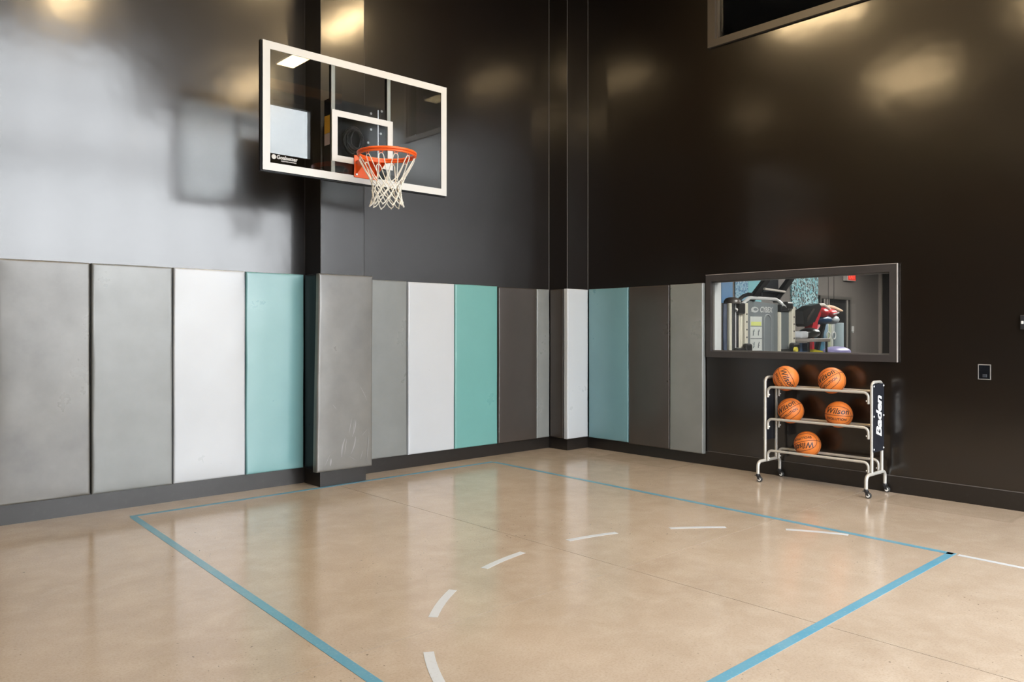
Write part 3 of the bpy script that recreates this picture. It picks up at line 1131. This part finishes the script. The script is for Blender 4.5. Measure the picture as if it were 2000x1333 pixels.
def make_ball(y, z_rail, tilt, yaw_off, pitch_off, label):
    global first
    xm = (XF + XR) / 2
    hgt = math.sqrt((BR + tr * 0.93) ** 2 - ((XR - XF) / 2) ** 2)
    loc = Vector((xm, y, z_rail + hgt + 0.002))
    if first is None:
        r = thing('basketball', label, 'basketball', loc, 0, 'basketballs on the rack')
        obj('body', bb_, M_BALL, r, smooth=True)
        obj('seams', bs_, M_SEAM, r, smooth=True)
        for q_ in bt_:
            obj('lettering', q_, M_INK, r)
        first = r
    else:
        r = first.copy()
        COL.objects.link(r)
        for ch in list(first.children):
            c_ = ch.copy()
            COL.objects.link(c_)
            c_.parent = r
        r['label'] = label
    r.location = loc
    # local -y (the lettered side) looks at the camera, then offsets in the view frame
    d = (Vector(cam.location) - loc).normalized()
    yaw = math.atan2(d.y, d.x) + math.pi / 2
    Mv = Matrix.Rotation(yaw, 3, 'Z') @ Matrix.Rotation(-math.asin(d.z), 3, 'X')
    R = Mv @ Matrix.Rotation(math.radians(yaw_off), 3, 'Z') @ Matrix.Rotation(math.radians(pitch_off), 3, 'X') @ Matrix.Rotation(math.radians(-tilt), 3, 'Y')
    r.rotation_euler = R.to_euler()
    return r


make_ball(-3.075, 0.908, -62, -14, 8, 'orange basketball at the left end of the top rails, lettering running steeply down')
make_ball(-3.530, 0.908, 40, -24, 0, 'orange basketball near the middle of the top rails')
make_ball(-3.125, 0.598, 37, -16, 0, 'orange basketball at the left end of the middle rails, lettering tilted up')
make_ball(-3.596, 0.598, -4, -10, 4, 'orange basketball on the right half of the middle rails, lettering level')
make_ball(-3.293, 0.292, 195, -24, -10, 'orange basketball alone on the bottom rails, lettering upside down')

# ------------------------------------------------------------------ small wall fittings
wpz = thing('outlet_plate', 'small black recessed outlet plate on the dark wall right of the ball rack', 'outlet', (0, -4.728, 1.112))
obj('box', MB().box(-0.004, -0.044, -0.060, -0.0005, 0.044, 0.060), mat('gloss_black_plastic', (0.006, 0.007, 0.009), rough=0.12), wpz)
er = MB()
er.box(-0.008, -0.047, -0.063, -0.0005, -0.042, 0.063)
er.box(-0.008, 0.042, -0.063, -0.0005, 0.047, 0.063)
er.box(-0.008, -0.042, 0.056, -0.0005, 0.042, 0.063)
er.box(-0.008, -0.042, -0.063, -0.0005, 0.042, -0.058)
obj('rim', er, mat('lit_steel_rim', (0.22, 0.21, 0.20), rough=0.35), wpz)  # steel rim; the light on its edges is in the pale colour
obj('socket', MB().rbox(-0.0075, -0.018, -0.045, -0.004, 0.014, -0.018, 0.002, 1), mat('socket_face', (0.03, 0.035, 0.045), rough=0.3), wpz)

thm = thing('wall_switch', 'black wall switch box with a white button at the right edge', 'switch', (0, -5.05, 1.52))
obj('box', MB().rbox(-0.03, -0.06, -0.055, -0.0005, 0.06, 0.06, 0.004), M_STEELDARK, thm)
obj('button', MB().rbox(-0.036, 0.035, -0.012, -0.03, 0.053, 0.012, 0.002, 1), M_WHITEP, thm)

# ------------------------------------------------------------------ ceiling lamps (mirrored in the gloss paint and the backboard)
M_LAMP = mat('lamp_diffuser', (0.9, 0.85, 0.75), rough=0.5, emit=(1.0, 0.72, 0.38), emit_strength=LAMP)
M_HOUS = mat('lamp_housing', (0.6, 0.6, 0.58), rough=0.4)
lamp0 = None
for lx, ly, lb in ((-3.1, -1.75, 'white strip lamp hanging near the hoop wall, towards the right wall'),
                   (-6.75, -1.65, 'white strip lamp hanging near the hoop wall, far from the right wall'),
                   (-1.6, -3.45, 'white strip lamp hanging above the side of the court by the ball rack'),
                   (-4.75, -4.45, 'white strip lamp hanging above the middle of the court'),
                   (-1.42, -6.45, 'white strip lamp hanging by the glazed wall, mirrored in the backboard')):
    if lamp0 is None:
        lamp0 = L0 = thing('ceiling_light', lb, 'lamp', (lx, ly, 5.8), 0, 'strip lamps over the court')
        obj('housing', MB().rbox(-0.17, -0.62, 0.004, 0.17, 0.62, 0.07, 0.01), M_HOUS, L0)
        obj('diffuser', MB().rbox(-0.145, -0.60, -0.008, 0.145, 0.60, 0.0035, 0.003, 1), M_LAMP, L0)
        for s in (-1, 1):
            obj('cable', MB().cyl((0, s * 0.45, 0.07), (0, s * 0.45, H_CEIL - 5.8), 0.004, 6), M_STEELDARK, L0)
    else:
        L0 = lamp0.copy()
        COL.objects.link(L0)
        L0.location = (lx, ly, 5.8)
        L0['label'] = lb
        for ch in list(lamp0.children):
            c_ = ch.copy()
            COL.objects.link(c_)
            c_.parent = L0
# ------------------------------------------------------------------ exercise room behind the inner window
GY = 0.3                                   # its far wall
GX = 12.0
M_GYMWALL = mat('gym_grey_paint', (0.13, 0.115, 0.105), rough=0.5, var=0.15, var_scale=2)
M_GYMFLOOR = mat('gym_rubber_floor', (0.06, 0.06, 0.065), rough=0.7, speck=0.6, speck_scale=90, speck_color=(0.3, 0.3, 0.32))
M_GYMCEIL = mat('gym_ceiling_paint', (0.25, 0.25, 0.25), rough=0.8)
struct('floor', MB().box(WT + 0.001, -7.9, -0.2, GX + 0.2, GY + 0.2, 0.0), M_GYMFLOOR)
struct('ceiling', MB().box(WT + 0.021, -7.9, 3.0, GX + 0.2, GY + 0.2, 3.2), M_GYMCEIL)
struct('wall_north', MB().box(0.201, GY, 0, GX, GY + 0.2, 6.4), M_GYMWALL)
struct('wall_east', MB().box(GX, -7.9, 0, GX + 0.2, GY + 0.2, 6.4), M_GYMWALL)
struct('wall_south', MB().box(WT + 0.021, -8.1, 0, GX + 0.2, -7.9, 6.4), M_GYMWALL)
struct('ceiling', MB().box(0.201, -8.1, 6.4, GX + 0.2, GY + 0.2, 6.6), M_CEIL)
struct('wall_partition', MB().box(10.18, -1.2, 0, 10.32, GY, 3.0), mat('black_partition_paint', (0.012, 0.010, 0.009), rough=0.5))
struct('lit_corner_strip', MB().box(10.12, GY - 0.06, 0, 10.18, GY, 3.0), mat('lit_strip_tone', (0.20, 0.17, 0.15), rough=0.5))  # lit strip next to the partition, put in as a pale bar

M_GYMFILL = mat('gym_fill_diffuser', (0.9, 0.9, 0.88), rough=0.5, emit=(1.0, 0.96, 0.90), emit_strength=GYM_FILL)
gl0 = None
for gx, gy, lb in ((1.25, -3.6, 'unseen lamp panel added to the exercise room just behind the window wall'), (5.9, -2.1, 'unseen lamp panel added above the front of the exercise machines'),
                   (8.0, -1.6, 'unseen lamp panel added in front of the glass door of the exercise room')):
    t_ = thing('ceiling_light', lb, 'lamp', (gx, gy, 3.0), 0, 'unseen lamp panels added to light the exercise room')  # unseen panels, added to light the room behind the window
    obj('housing', MB().box(-0.62, -0.62, -0.02, 0.62, 0.62, -0.0005), M_HOUS, t_)
    obj('diffuser', MB().box(-0.58, -0.58, -0.03, 0.58, 0.58, -0.0205), M_GYMFILL, t_)


dl = thing('downlight', 'small round warm downlight above the exercise bike', 'lamp', (4.0, -0.85, 3.0))
obj('rim', MB().lathe([(0.09, -0.012), (0.13, -0.012), (0.135, -0.0005), (0.09, -0.0005)], 24), M_HOUS, dl, smooth=True)
obj('diffuser', MB().cyl((0, 0, -0.008), (0, 0, -0.001), 0.088, 24), mat('downlight_diffuser', (0.9, 0.9, 0.85), emit=(1.0, 0.80, 0.55), emit_strength=22.0), dl)


def mural_mat(name, stops, scale, stretch, dist=0.6, detail=2.5):
    m = bpy.data.materials.new(name)
    m.use_nodes = True
    n, l = m.node_tree.nodes, m.node_tree.links
    b = n['Principled BSDF']
    b.inputs['Roughness'].default_value = 0.45
    t = n.new('ShaderNodeTexCoord')
    mp = n.new('ShaderNodeMapping')
    mp.inputs['Scale'].default_value = stretch
    l.new(t.outputs['Object'], mp.inputs[0])
    q = n.new('ShaderNodeTexNoise')
    q.inputs['Scale'].default_value = scale
    q.inputs['Detail'].default_value = detail
    q.inputs['Distortion'].default_value = dist
    l.new(mp.outputs[0], q.inputs['Vector'])
    r = n.new('ShaderNodeValToRGB')
    r.color_ramp.interpolation = 'CONSTANT'
    while len(r.color_ramp.elements) < len(stops):
        r.color_ramp.elements.new(0.5)
    for e, (p, c_) in zip(r.color_ramp.elements, stops):
        e.position = p
        e.color = _lin(c_)
    l.new(q.outputs['Fac'], r.inputs[0])
    l.new(r.outputs[0], b.inputs['Base Color'])
    return m


def panel(name, x0, x1, z0, z1, m, label, cat, dy=0.012, parent=None):
    o = obj(name, MB().box(-(x1 - x0) / 2, -dy, 0, (x1 - x0) / 2, -0.0008, z1 - z0), m, parent, ((x0 + x1) / 2, GY, z0))
    if label:
        tag(o, label, cat)
    return o


panel('wall_mural', 3.95, 4.28, 1.92, 3.0, mat('sky_blue_print', (0.10, 0.30, 0.60), rough=0.4), 'plain blue wall panel high beside the white window jamb', 'mural')
panel('wall_mural', 4.0, 4.3, 0.7, 1.915, mat('slate_blue_print', (0.16, 0.20, 0.30), rough=0.4, var=0.5, var_scale=4), 'slate blue wall panel below the plain blue panel', 'mural')
panel('wall_mural', 4.36, 4.76, 0.7, 3.0, mural_mat('blue_speckle_print', ((0.0, (0.06, 0.16, 0.36)), (0.42, (0.16, 0.42, 0.62)), (0.52, (0.55, 0.72, 0.80)), (0.58, (0.20, 0.48, 0.68))), 26, (1, 1, 1), 0.2),
      'speckled blue and white wall panel left of the plain cyan panel', 'mural')
panel('wall_mural', 4.765, 5.2, 1.4, 3.0, mat('cyan_print', (0.20, 0.56, 0.64), rough=0.4), 'plain cyan wall panel behind the cable machine', 'mural')
panel('wall_screen', 5.21, 5.72, 2.02, 2.75, mat('dark_screen', (0.012, 0.014, 0.018), rough=0.2), 'dark screen on the wall above the cable machine', 'screen', dy=0.05)
panel('wall_mural', 6.25, 7.28, 1.70, 3.0, mural_mat('black_cyan_print', ((0.0, (0.30, 0.66, 0.74)), (0.41, (0.02, 0.022, 0.025)), (0.475, (0.55, 0.75, 0.78)), (0.54, (0.33, 0.68, 0.76)), (0.585, (0.02, 0.022, 0.025)), (0.68, (0.6, 0.55, 0.52))), 13.0, (1.25, 1, 0.7), 0.2, 3.5),
      'large wall panel mottled black, cyan and white', 'mural', dy=0.03)

M_DOORGLASS = mat('dark_door_glass', (0.008, 0.008, 0.009), rough=0.1)
M_DOORMETAL = mat('door_bronze', (0.06, 0.055, 0.05), rough=0.35)
M_STILE = mat('door_bright_stile', (0.30, 0.28, 0.26), rough=0.3, metal=0.3)
dr = struct('door_1', MB().box(7.36, GY - 0.03, 0.02, 8.60, GY - 0.001, 2.09), M_DOORGLASS)
obj('door_frame', MB().box(7.31, GY - 0.06, 0, 7.36, GY - 0.001, 2.15).box(8.60, GY - 0.06, 0, 8.66, GY - 0.001, 2.15).box(7.36, GY - 0.06, 2.09, 8.60, GY - 0.001, 2.15), M_DOORMETAL, dr)
for x in (7.50, 7.60, 7.68, 8.50):
    obj('stile', MB().box(x - 0.018, GY - 0.055, 0.05, x + 0.018, GY - 0.031, 2.085), M_STILE, dr)

sw = thing('light_switch', 'white light switch on the grey wall right of the glass door', 'switch', (8.84, GY, 1.48))
obj('plate', MB().rbox(-0.055, -0.012, -0.03, 0.055, -0.0008, 0.075, 0.003, 1), M_WHITEP, sw)
obj('rocker', MB().rbox(-0.02, -0.02, -0.062, 0.02, -0.0008, -0.033, 0.003, 1), M_WHITEP, sw)
ex = thing('exit_sign', 'small red lit exit sign high on the wall above the glass door', 'sign', (8.6, GY, 2.50))
M_EXIT = mat('exit_red', (0.45, 0.02, 0.015), rough=0.4, emit=(0.55, 0.03, 0.02), emit_strength=0.6)
obj('box', MB().rbox(-0.19, -0.09, -0.02, 0.19, -0.001, 0.16, 0.004, 1), mat('exit_housing', (0.55, 0.5, 0.46), rough=0.5), ex)
obj('face', MB().box(-0.165, -0.094, -0.005, 0.185, -0.0905, 0.148), M_EXIT, ex)
bm = text_mb('EXIT', 0.14, bold=0.003)
obj('lettering', MB().bm(bm, Matrix.Translation((0.01, -0.0955, 0.07)) @ Matrix.Rotation(math.pi / 2, 4, 'X')), mat('exit_letters', (0.9, 0.12, 0.08), rough=0.4, emit=(1.0, 0.10, 0.06), emit_strength=1.0), ex)

# ---- cable machine
M_SHROUD = mat('grey_shroud', (0.135, 0.15, 0.16), rough=0.35)
M_CREAM = mat('cream_upright', (0.78, 0.74, 0.62), rough=0.4)
M_BLACK = mat('gloss_black_frame', (0.012, 0.012, 0.013), rough=0.3)
M_SILVER = mat('silver_frame', (0.50, 0.50, 0.50), rough=0.35)
ft_ = thing('cable_machine', 'grey two-column cable machine with white uprights behind the window', 'exercise machine', (1.77, -1.5, 0))


def gm(mb):
    mb.v = [(x - 1.77, y + 1.5, z) for (x, y, z) in mb.v]
    return mb


YF = -1.70
sh = MB().prism([(1.385, 0.05), (2.14, 0.05), (2.14, 1.80), (1.44, 1.835), (1.385, 1.79)], 1, YF, -1.42)
shroud = obj('shroud', gm(sh), M_SHROUD, ft_)
sl = MB().tube(fillet([(1.79, YF - 0.004, 0.3), (1.79, YF - 0.004, 1.66), (1.97, YF - 0.004, 1.66), (1.97, YF - 0.004, 0.3)], 0.085), 0.010, 6)
obj('moulded_ridge', gm(sl), mat('shroud_ridge', (0.20, 0.215, 0.22), rough=0.35), shroud, smooth=True)
bm = text_mb('CYBEX', 0.098, shear=0.2, bold=0.003, spacing=1.0)
lt = MB().bm(bm, Matrix.Translation((1.845, YF - 0.002, 1.722)) @ Matrix.Rotation(math.pi / 2, 4, 'X'))
lo = MB()
sw_o = [(1.575 + 0.088 * math.cos(a * math.pi / 14), 1.722 + 0.036 * math.sin(a * math.pi / 14)) for a in range(28)]
sw_i = [(1.592 + 0.050 * math.cos(a * math.pi / 14), 1.725 + 0.017 * math.sin(a * math.pi / 14)) for a in range(28)]
for a in range(28):
    b_ = (a + 1) % 28
    lo.add([(p[0], YF - 0.002, p[1]) for p in (sw_o[a], sw_o[b_], sw_i[b_], sw_i[a])], [(0, 1, 2, 3)])
lo.add([(1.47, YF - 0.002, 1.70), (1.56, YF - 0.002, 1.685), (1.52, YF - 0.002, 1.705)], [(0, 1, 2)])
obj('emblem', gm(lo), M_WHITEP, shroud)
obj('lettering', gm(lt), M_WHITEP, shroud, label='white slanted lettering')
pc = obj('placard', gm(MB().box(1.455, YF - 0.008, 0.55, 1.735, YF - 0.0005, 1.635)), mat('placard_white', (0.62, 0.64, 0.62), rough=0.45), ft_, label='white exercise chart')
obj('header', gm(MB().box(1.475, YF - 0.0095, 1.52, 1.715, YF - 0.0085, 1.57)), mat('placard_yellow', (0.62, 0.66, 0.20), rough=0.45), pc)
fg = MB()
dv = MB()
for i in range(5):
    zc = 1.44 - 0.155 * i
    dv.box(1.46, YF - 0.0095, zc + 0.068, 1.73, YF - 0.0085, zc + 0.078)
    for s in (-1, 1):
        x = 1.595 + s * 0.06
        rr2 = random.Random(i * 3 + s)
        fg.tube([(x - 0.012, YF - 0.009, zc - 0.045), (x + rr2.uniform(-.01, .01), YF - 0.009, zc), (x + 0.012, YF - 0.009, zc + 0.03)], 0.007, 5)
        fg.tube([(x - 0.02, YF - 0.009, zc + rr2.uniform(-.03, .02)), (x + 0.02, YF - 0.009, zc + rr2.uniform(-.03, .02))], 0.004, 5)
obj('dividers', gm(dv), M_SHROUD, pc, kind='stuff')
obj('figures', gm(fg), M_SHROUD, pc, kind='stuff')


def upright(x0, x1, z1, yf=YF - 0.03, holes=True):
    u = obj('upright', gm(MB().rbox(x0, yf, 0.05, x1, yf + 0.07, z1, 0.006, 1)), M_CREAM, ft_)
    if holes:
        hb = MB()
        for i in range(11):
            zz = z1 - 0.14 - 0.095 * i
            hb.cyl(((x0 + x1) / 2, yf - 0.001, zz), ((x0 + x1) / 2, yf - 0.004, zz), 0.012, 8)
        obj('pin_holes', gm(hb), M_BLACK, u, kind='stuff')
    return u


upright(1.305, 1.372, 1.80)
upright(2.150, 2.185, 1.70, holes=False)
upright(2.475, 2.555, 1.78)
obj('side_shroud', gm(MB().rbox(2.20, YF, 0.05, 2.44, YF + 0.2, 1.715, 0.01, 2)), M_SHROUD, ft_)
obj('carriage', gm(MB().rbox(2.17, YF - 0.04, 1.715, 2.42, YF + 0.1, 1.80, 0.02, 2)), M_BLACK, ft_)
obj('pulley', gm(MB().rbox(2.30, YF - 0.05, 1.74, 2.47, YF + 0.02, 1.84, 0.02, 2)), M_BLACK, ft_)
obj('low_carriage', gm(MB().rbox(2.17, YF - 0.05, 1.14, 2.43, YF + 0.1, 1.22, 0.015, 2)), M_BLACK, ft_)
obj('pulley', gm(MB().rbox(2.36, YF - 0.1, 1.16, 2.56, YF - 0.03, 1.30, 0.03, 2)), M_BLACK, ft_)
obj('knob', gm(MB().cyl((2.40, YF - 0.10, 1.205), (2.40, YF - 0.13, 1.205), 0.038, 14)), mat('yellow_knob', (0.70, 0.62, 0.08), rough=0.4), ft_, label='yellow pull knob')
for x, m_, r_, zt in ((1.00, M_CREAM, 0.028, 1.79), (1.065, M_BLACK, 0.03, 1.80), (1.115, M_SILVER, 0.018, 1.78), (1.165, M_BLACK, 0.02, 1.78), (1.205, M_CREAM, 0.02, 1.70), (1.255, M_CREAM, 0.02, 1.70)):
    obj('guide_rod', gm(MB().cyl((x, YF, 0.05), (x, YF, zt), r_, 10)), m_, ft_, smooth=True)
obj('dome_cap', gm(MB().lathe([(0.10, 0), (0.10, 0.03), (0.08, 0.06), (0.04, 0.078), (0.005, 0.08)], 20, (1.09, YF + 0.02, 1.785))), mat('dark_brown_cap', (0.05, 0.04, 0.035), rough=0.3), ft_, smooth=True)
obj('carriage', gm(MB().rbox(1.12, YF - 0.06, 1.66, 1.27, YF + 0.05, 1.80, 0.02, 2)), M_BLACK, ft_)
obj('low_carriage', gm(MB().rbox(1.05, YF - 0.08, 1.13, 1.24, YF + 0.05, 1.25, 0.02, 2)), M_BLACK, ft_)
obj('pulley', gm(MB().rbox(1.22, YF - 0.1, 1.12, 1.37, YF - 0.03, 1.30, 0.03, 3)), M_BLACK, ft_)
obj('top_frame', gm(MB().tube(fillet([(1.10, YF - 0.02, 1.70), (1.36, YF - 0.02, 1.84), (1.42, YF - 0.02, 1.865), (2.05, YF - 0.02, 1.865), (2.12, YF - 0.02, 1.84), (2.36, YF - 0.02, 1.74)], 0.05), 0.022, 8)), M_SILVER, ft_, smooth=True)
obj('top_cover', gm(MB().tube(fillet([(1.05, YF + 0.02, 1.74), (1.34, YF + 0.02, 1.885), (1.45, YF + 0.02, 1.91), (2.05, YF + 0.02, 1.905), (2.14, YF + 0.02, 1.87), (2.38, YF + 0.02, 1.77)], 0.05), 0.024, 8)), M_BLACK, ft_, smooth=True)


def beam(p, q, wx, wy):
    p, q = Vector(p), Vector(q)
    d = (q - p).normalized()
    u = Vector((0, 1, 0))
    v = d.cross(u).normalized()
    c_ = [(u * sy * wy + v * sx * wx) for sx, sy in ((-1, -1), (1, -1), (1, 1), (-1, 1))]
    return MB().add([p + k for k in c_] + [q + k for k in c_], [(3, 2, 1, 0), (4, 5, 6, 7), (0, 1, 5, 4), (1, 2, 6, 5), (2, 3, 7, 6), (3, 0, 4, 7)])


for p, q in (((1.50, YF, 1.85), (2.06, YF, 2.26)), ((2.06, YF, 1.85), (2.66, YF, 2.28))):
    obj('pull_up_arm', gm(beam(p, q, 0.036, 0.03)), M_BLACK, ft_)
obj('pull_up_bar', gm(MB().tube([(1.70, YF - 0.06, 1.985), (2.21, YF - 0.06, 1.965)], 0.016, 10)), mat('worn_grip', (0.46, 0.42, 0.38), rough=0.4), ft_, smooth=True)
obj('bar_block', gm(MB().rbox(1.72, YF - 0.02, 1.875, 2.03, YF + 0.05, 1.95, 0.01, 1)), M_BLACK, ft_)
obj('base', gm(MB().rbox(0.95, YF - 0.12, 0.001, 2.6, -1.35, 0.05, 0.01, 1)), M_BLACK, ft_)

# ---- upright bike with red and blue shells
bk = thing('exercise_bike', 'exercise bike with black tilted console and red and navy shells beyond the machine', 'exercise bike', (4.6, -1.0, 0))


def bl(mb):
    mb.v = [(x - 4.6, y + 1.0, z) for (x, y, z) in mb.v]
    return mb


M_RED = mat('red_shell', (0.42, 0.02, 0.03), rough=0.25)
M_NAVY = mat('navy_shell', (0.02, 0.06, 0.13), rough=0.3)
M_TAN = mat('tan_grip', (0.55, 0.36, 0.24), rough=0.5)
obj('console', bl(MB().prism([(4.00, 1.76), (4.25, 1.84), (4.52, 1.885), (4.60, 1.83), (4.38, 1.60), (4.10, 1.52), (4.02, 1.56)], 1, -1.10, -0.95)), M_BLACK, bk)
obj('console_reflection', bl(MB().prism([(4.13, 1.60), (4.38, 1.80), (4.30, 1.80), (4.12, 1.66)], 1, -1.105, -1.1005)), mat('console_reflect', (0.06, 0.05, 0.045), rough=0.2), bk)  # reflection on the console, laid on as a paler shape
obj('red_fairing', bl(MB().prism([(4.36, 1.50), (4.42, 1.62), (4.60, 1.80), (4.68, 1.74), (4.56, 1.60), (4.52, 1.40), (4.44, 1.36), (4.34, 1.42)], 1, -1.06, -0.94)), M_RED, bk)
obj('shell', bl(MB().sphere((4.78, -1.0, 1.745), 0.135, 20, 12, (1.0, 0.9, 0.68))), M_RED, bk, smooth=True)
obj('shell', bl(MB().sphere((4.86, -0.98, 1.635), 0.22, 20, 12, (1.0, 0.6, 0.36))), M_NAVY, bk, smooth=True)
obj('shell', bl(MB().sphere((5.09, -1.0, 1.745), 0.14, 20, 12, (1.0, 0.8, 0.52))), mat('pink_red_shell', (0.55, 0.06, 0.07), rough=0.2), bk, smooth=True)
obj('stripe', bl(MB().prism([(4.98, 1.715), (5.18, 1.745), (5.18, 1.765), (4.98, 1.735)], 1, -1.115, -1.10)), M_WHITEP, bk)
obj('shell', bl(MB().sphere((5.20, -0.98, 1.64), 0.17, 20, 12, (1.0, 0.6, 0.45))), mat('pale_grey_shell', (0.32, 0.35, 0.37), rough=0.35), bk, smooth=True)
obj('handlebar', bl(MB().tube([(4.58, -1.02, 1.81), (4.68, -1.02, 1.865), (4.80, -1.02, 1.87), (4.95, -1.02, 1.83), (5.08, -1.02, 1.79)], [0.02, 0.034, 0.036, 0.03, 0.022], 10)), mat('pale_grip', (0.48, 0.45, 0.40), rough=0.5), bk, smooth=True)
obj('handlebar', bl(MB().tube([(4.98, -0.97, 1.84), (5.12, -0.97, 1.85), (5.30, -0.97, 1.83), (5.48, -0.97, 1.80), (5.60, -0.97, 1.79)], [0.016, 0.034, 0.036, 0.03, 0.014], 10)), M_TAN, bk, smooth=True)
obj('fork', bl(beam((4.45, -1.0, 1.40), (4.55, -1.0, 0.10), 0.03, 0.03)), M_RED, bk)
obj('rod', bl(MB().tube([(4.42, -1.05, 1.40), (4.62, -1.05, 1.545)], 0.018, 8)), mat('pink_rod', (0.75, 0.30, 0.32), rough=0.35), bk, smooth=True)
obj('frame', bl(beam((4.55, -1.0, 1.0), (4.88, -1.0, 1.60), 0.03, 0.03).box(4.3, -1.25, 0.001, 4.36, -0.75, 0.06).box(5.2, -1.25, 0.001, 5.26, -0.75, 0.06).box(4.3, -1.03, 0.06, 5.26, -0.97, 0.14)), M_BLACK, bk, kind='stuff')
bpy.data.objects[bk.children[-1].name]['label'] = 'black frame and feet'

# ---- storage shelf in front of the bike and the things on it
sf = thing('storage_shelf', 'low shelf with a grey upper board just past the cable machine', 'shelf', (3.6, -1.55, 0))


def sl_(mb):
    mb.v = [(x - 3.6, y + 1.55, z) for (x, y, z) in mb.v]
    return mb


obj('board', sl_(MB().rbox(2.80, -1.80, 1.305, 3.42, -1.38, 1.35, 0.004, 1)), mat('grey_board', (0.30, 0.26, 0.24), rough=0.5), sf)
obj('board', sl_(MB().rbox(2.78, -1.80, 1.02, 4.70, -1.30, 1.05, 0.004, 1)), mat('black_board', (0.03, 0.03, 0.03), rough=0.5), sf)
for x in (2.84, 3.36, 4.66):
    for y in (-1.77, -1.33):
        obj('post', sl_(MB().box(x - 0.011, y - 0.011, 0.001, x + 0.011, y + 0.011, 1.304 if x < 4.5 else 1.02)), M_BLACK, sf)
tag(obj('duffel_bag', MB().sphere((0, 0, 0.075), 0.15, 20, 12, (1.25, 0.9, 0.5)), M_BLACK, None, (3.24, -1.58, 1.3505), True), 'black bag on the grey upper shelf board', 'bag')
tag(obj('foam_block', MB().rbox(-0.10, -0.10, 0, 0.10, 0.10, 0.235, 0.01), mat('blue_foam', (0.03, 0.08, 0.18), rough=0.6), None, (3.0, -1.55, 1.051)), 'dark blue foam block under the grey shelf board', 'block')
tag(obj('towel', MB().rbox(-0.10, -0.08, 0, 0.10, 0.08, 0.10, 0.03, 3), mat('white_towel', (0.6, 0.62, 0.66), rough=0.9, bump=0.4, bump_scale=200), None, (2.93, -1.60, 1.3505), True), 'folded white towel at the left end of the grey shelf board', 'towel')
yw = thing('push_up_grip', 'yellow grip block with dark holes on the lower shelf', 'grip', (3.34, -1.64, 1.0515))
obj('body', MB().prism([(-0.2, 0.05), (-0.16, 0.145), (0.06, 0.12), (0.19, 0.075), (0.2, 0.0), (-0.12, 0.0)], 1, -0.05, 0.05), mat('yellow_plastic', (0.72, 0.60, 0.02), rough=0.35), yw)
for x, z, r_ in ((0.0, 0.085, 0.022), (-0.06, 0.035, 0.018), (0.07, 0.03, 0.018)):
    h_ = MB().cyl((x, -0.0505, z), (x, -0.052, z), r_, 14)
    h_.v = [(x + (px - x) * 1.5, py, pz) for (px, py, pz) in h_.v]
    obj('hole', h_, M_BLACK, yw)
tag(obj('exercise_ball', MB().sphere((0, 0, 0.088), 0.15, 32, 20, (1.9, 1.2, 0.585)), mat('lavender_vinyl', (0.36, 0.33, 0.62), rough=0.3), None, (4.14, -1.55, 1.051), True), 'lavender flattened exercise ball on the right of the lower shelf', 'ball')

# ---- rolled mats standing behind, hanging rings
for x, m_, r_, h_, lb in ((5.76, mat('petrol_mat', (0.02, 0.10, 0.16), rough=0.6), 0.12, 1.62, 'petrol blue rolled mat standing at the left of the mats'),
                          (5.97, mat('slate_mat', (0.12, 0.18, 0.24), rough=0.6), 0.085, 1.58, 'slate blue rolled mat, second of the standing mats'),
                          (6.125, mat('olive_mat', (0.22, 0.24, 0.15), rough=0.6), 0.065, 1.60, 'olive rolled mat in the middle of the standing mats'),
                          (6.25, mat('sand_mat', (0.34, 0.35, 0.32), rough=0.6), 0.055, 1.60, 'pale sand rolled mat beside the olive one'),
                          (6.50, mat('bluegrey_mat', (0.16, 0.20, 0.22), rough=0.6), 0.125, 1.60, 'wide blue-grey rolled mat nearest the glass door')):
    t_ = thing('rolled_mat', lb, 'rolled mat', (x, -0.45, 0), 0, 'rolled mats standing by the door')
    obj('roll', MB().lathe([(r_ * 0.3, 0.002), (r_, 0.002), (r_, h_ - 0.006), (r_ - 0.006, h_), (r_ * 0.3, h_)], 20), m_, t_, smooth=True)
    pts = []
    for i in range(50):
        a = i * 0.5
        q_ = r_ * (1 - 0.75 * i / 49) - 0.006
        pts.append((q_ * math.cos(a), q_ * math.sin(a), h_ + 0.001))
    obj('spiral', MB().tube(pts, 0.003, 4), M_RUBBER, t_)
for x, lb in ((5.79, 'left one of the two white hanging rings'), (6.00, 'right one of the two white hanging rings')):
    t_ = thing('gym_ring', lb, 'gym ring', (x, -0.64, 1.375), 0, 'white rings hanging by straps')
    obj('ring', MB().torus((0, 0, 0), 0.062, 0.011, axis=1, seg=28, rseg=8), M_WHITEP, t_, smooth=True)
    obj('strap', MB().box(-0.012, -0.002, 0.072, 0.012, 0.002, 0.25), M_WHITEP, t_)
    obj('cord', MB().cyl((0, 0, 0.251), (0, 0, 3.0 - 1.376), 0.004, 6), M_BLACK, t_)
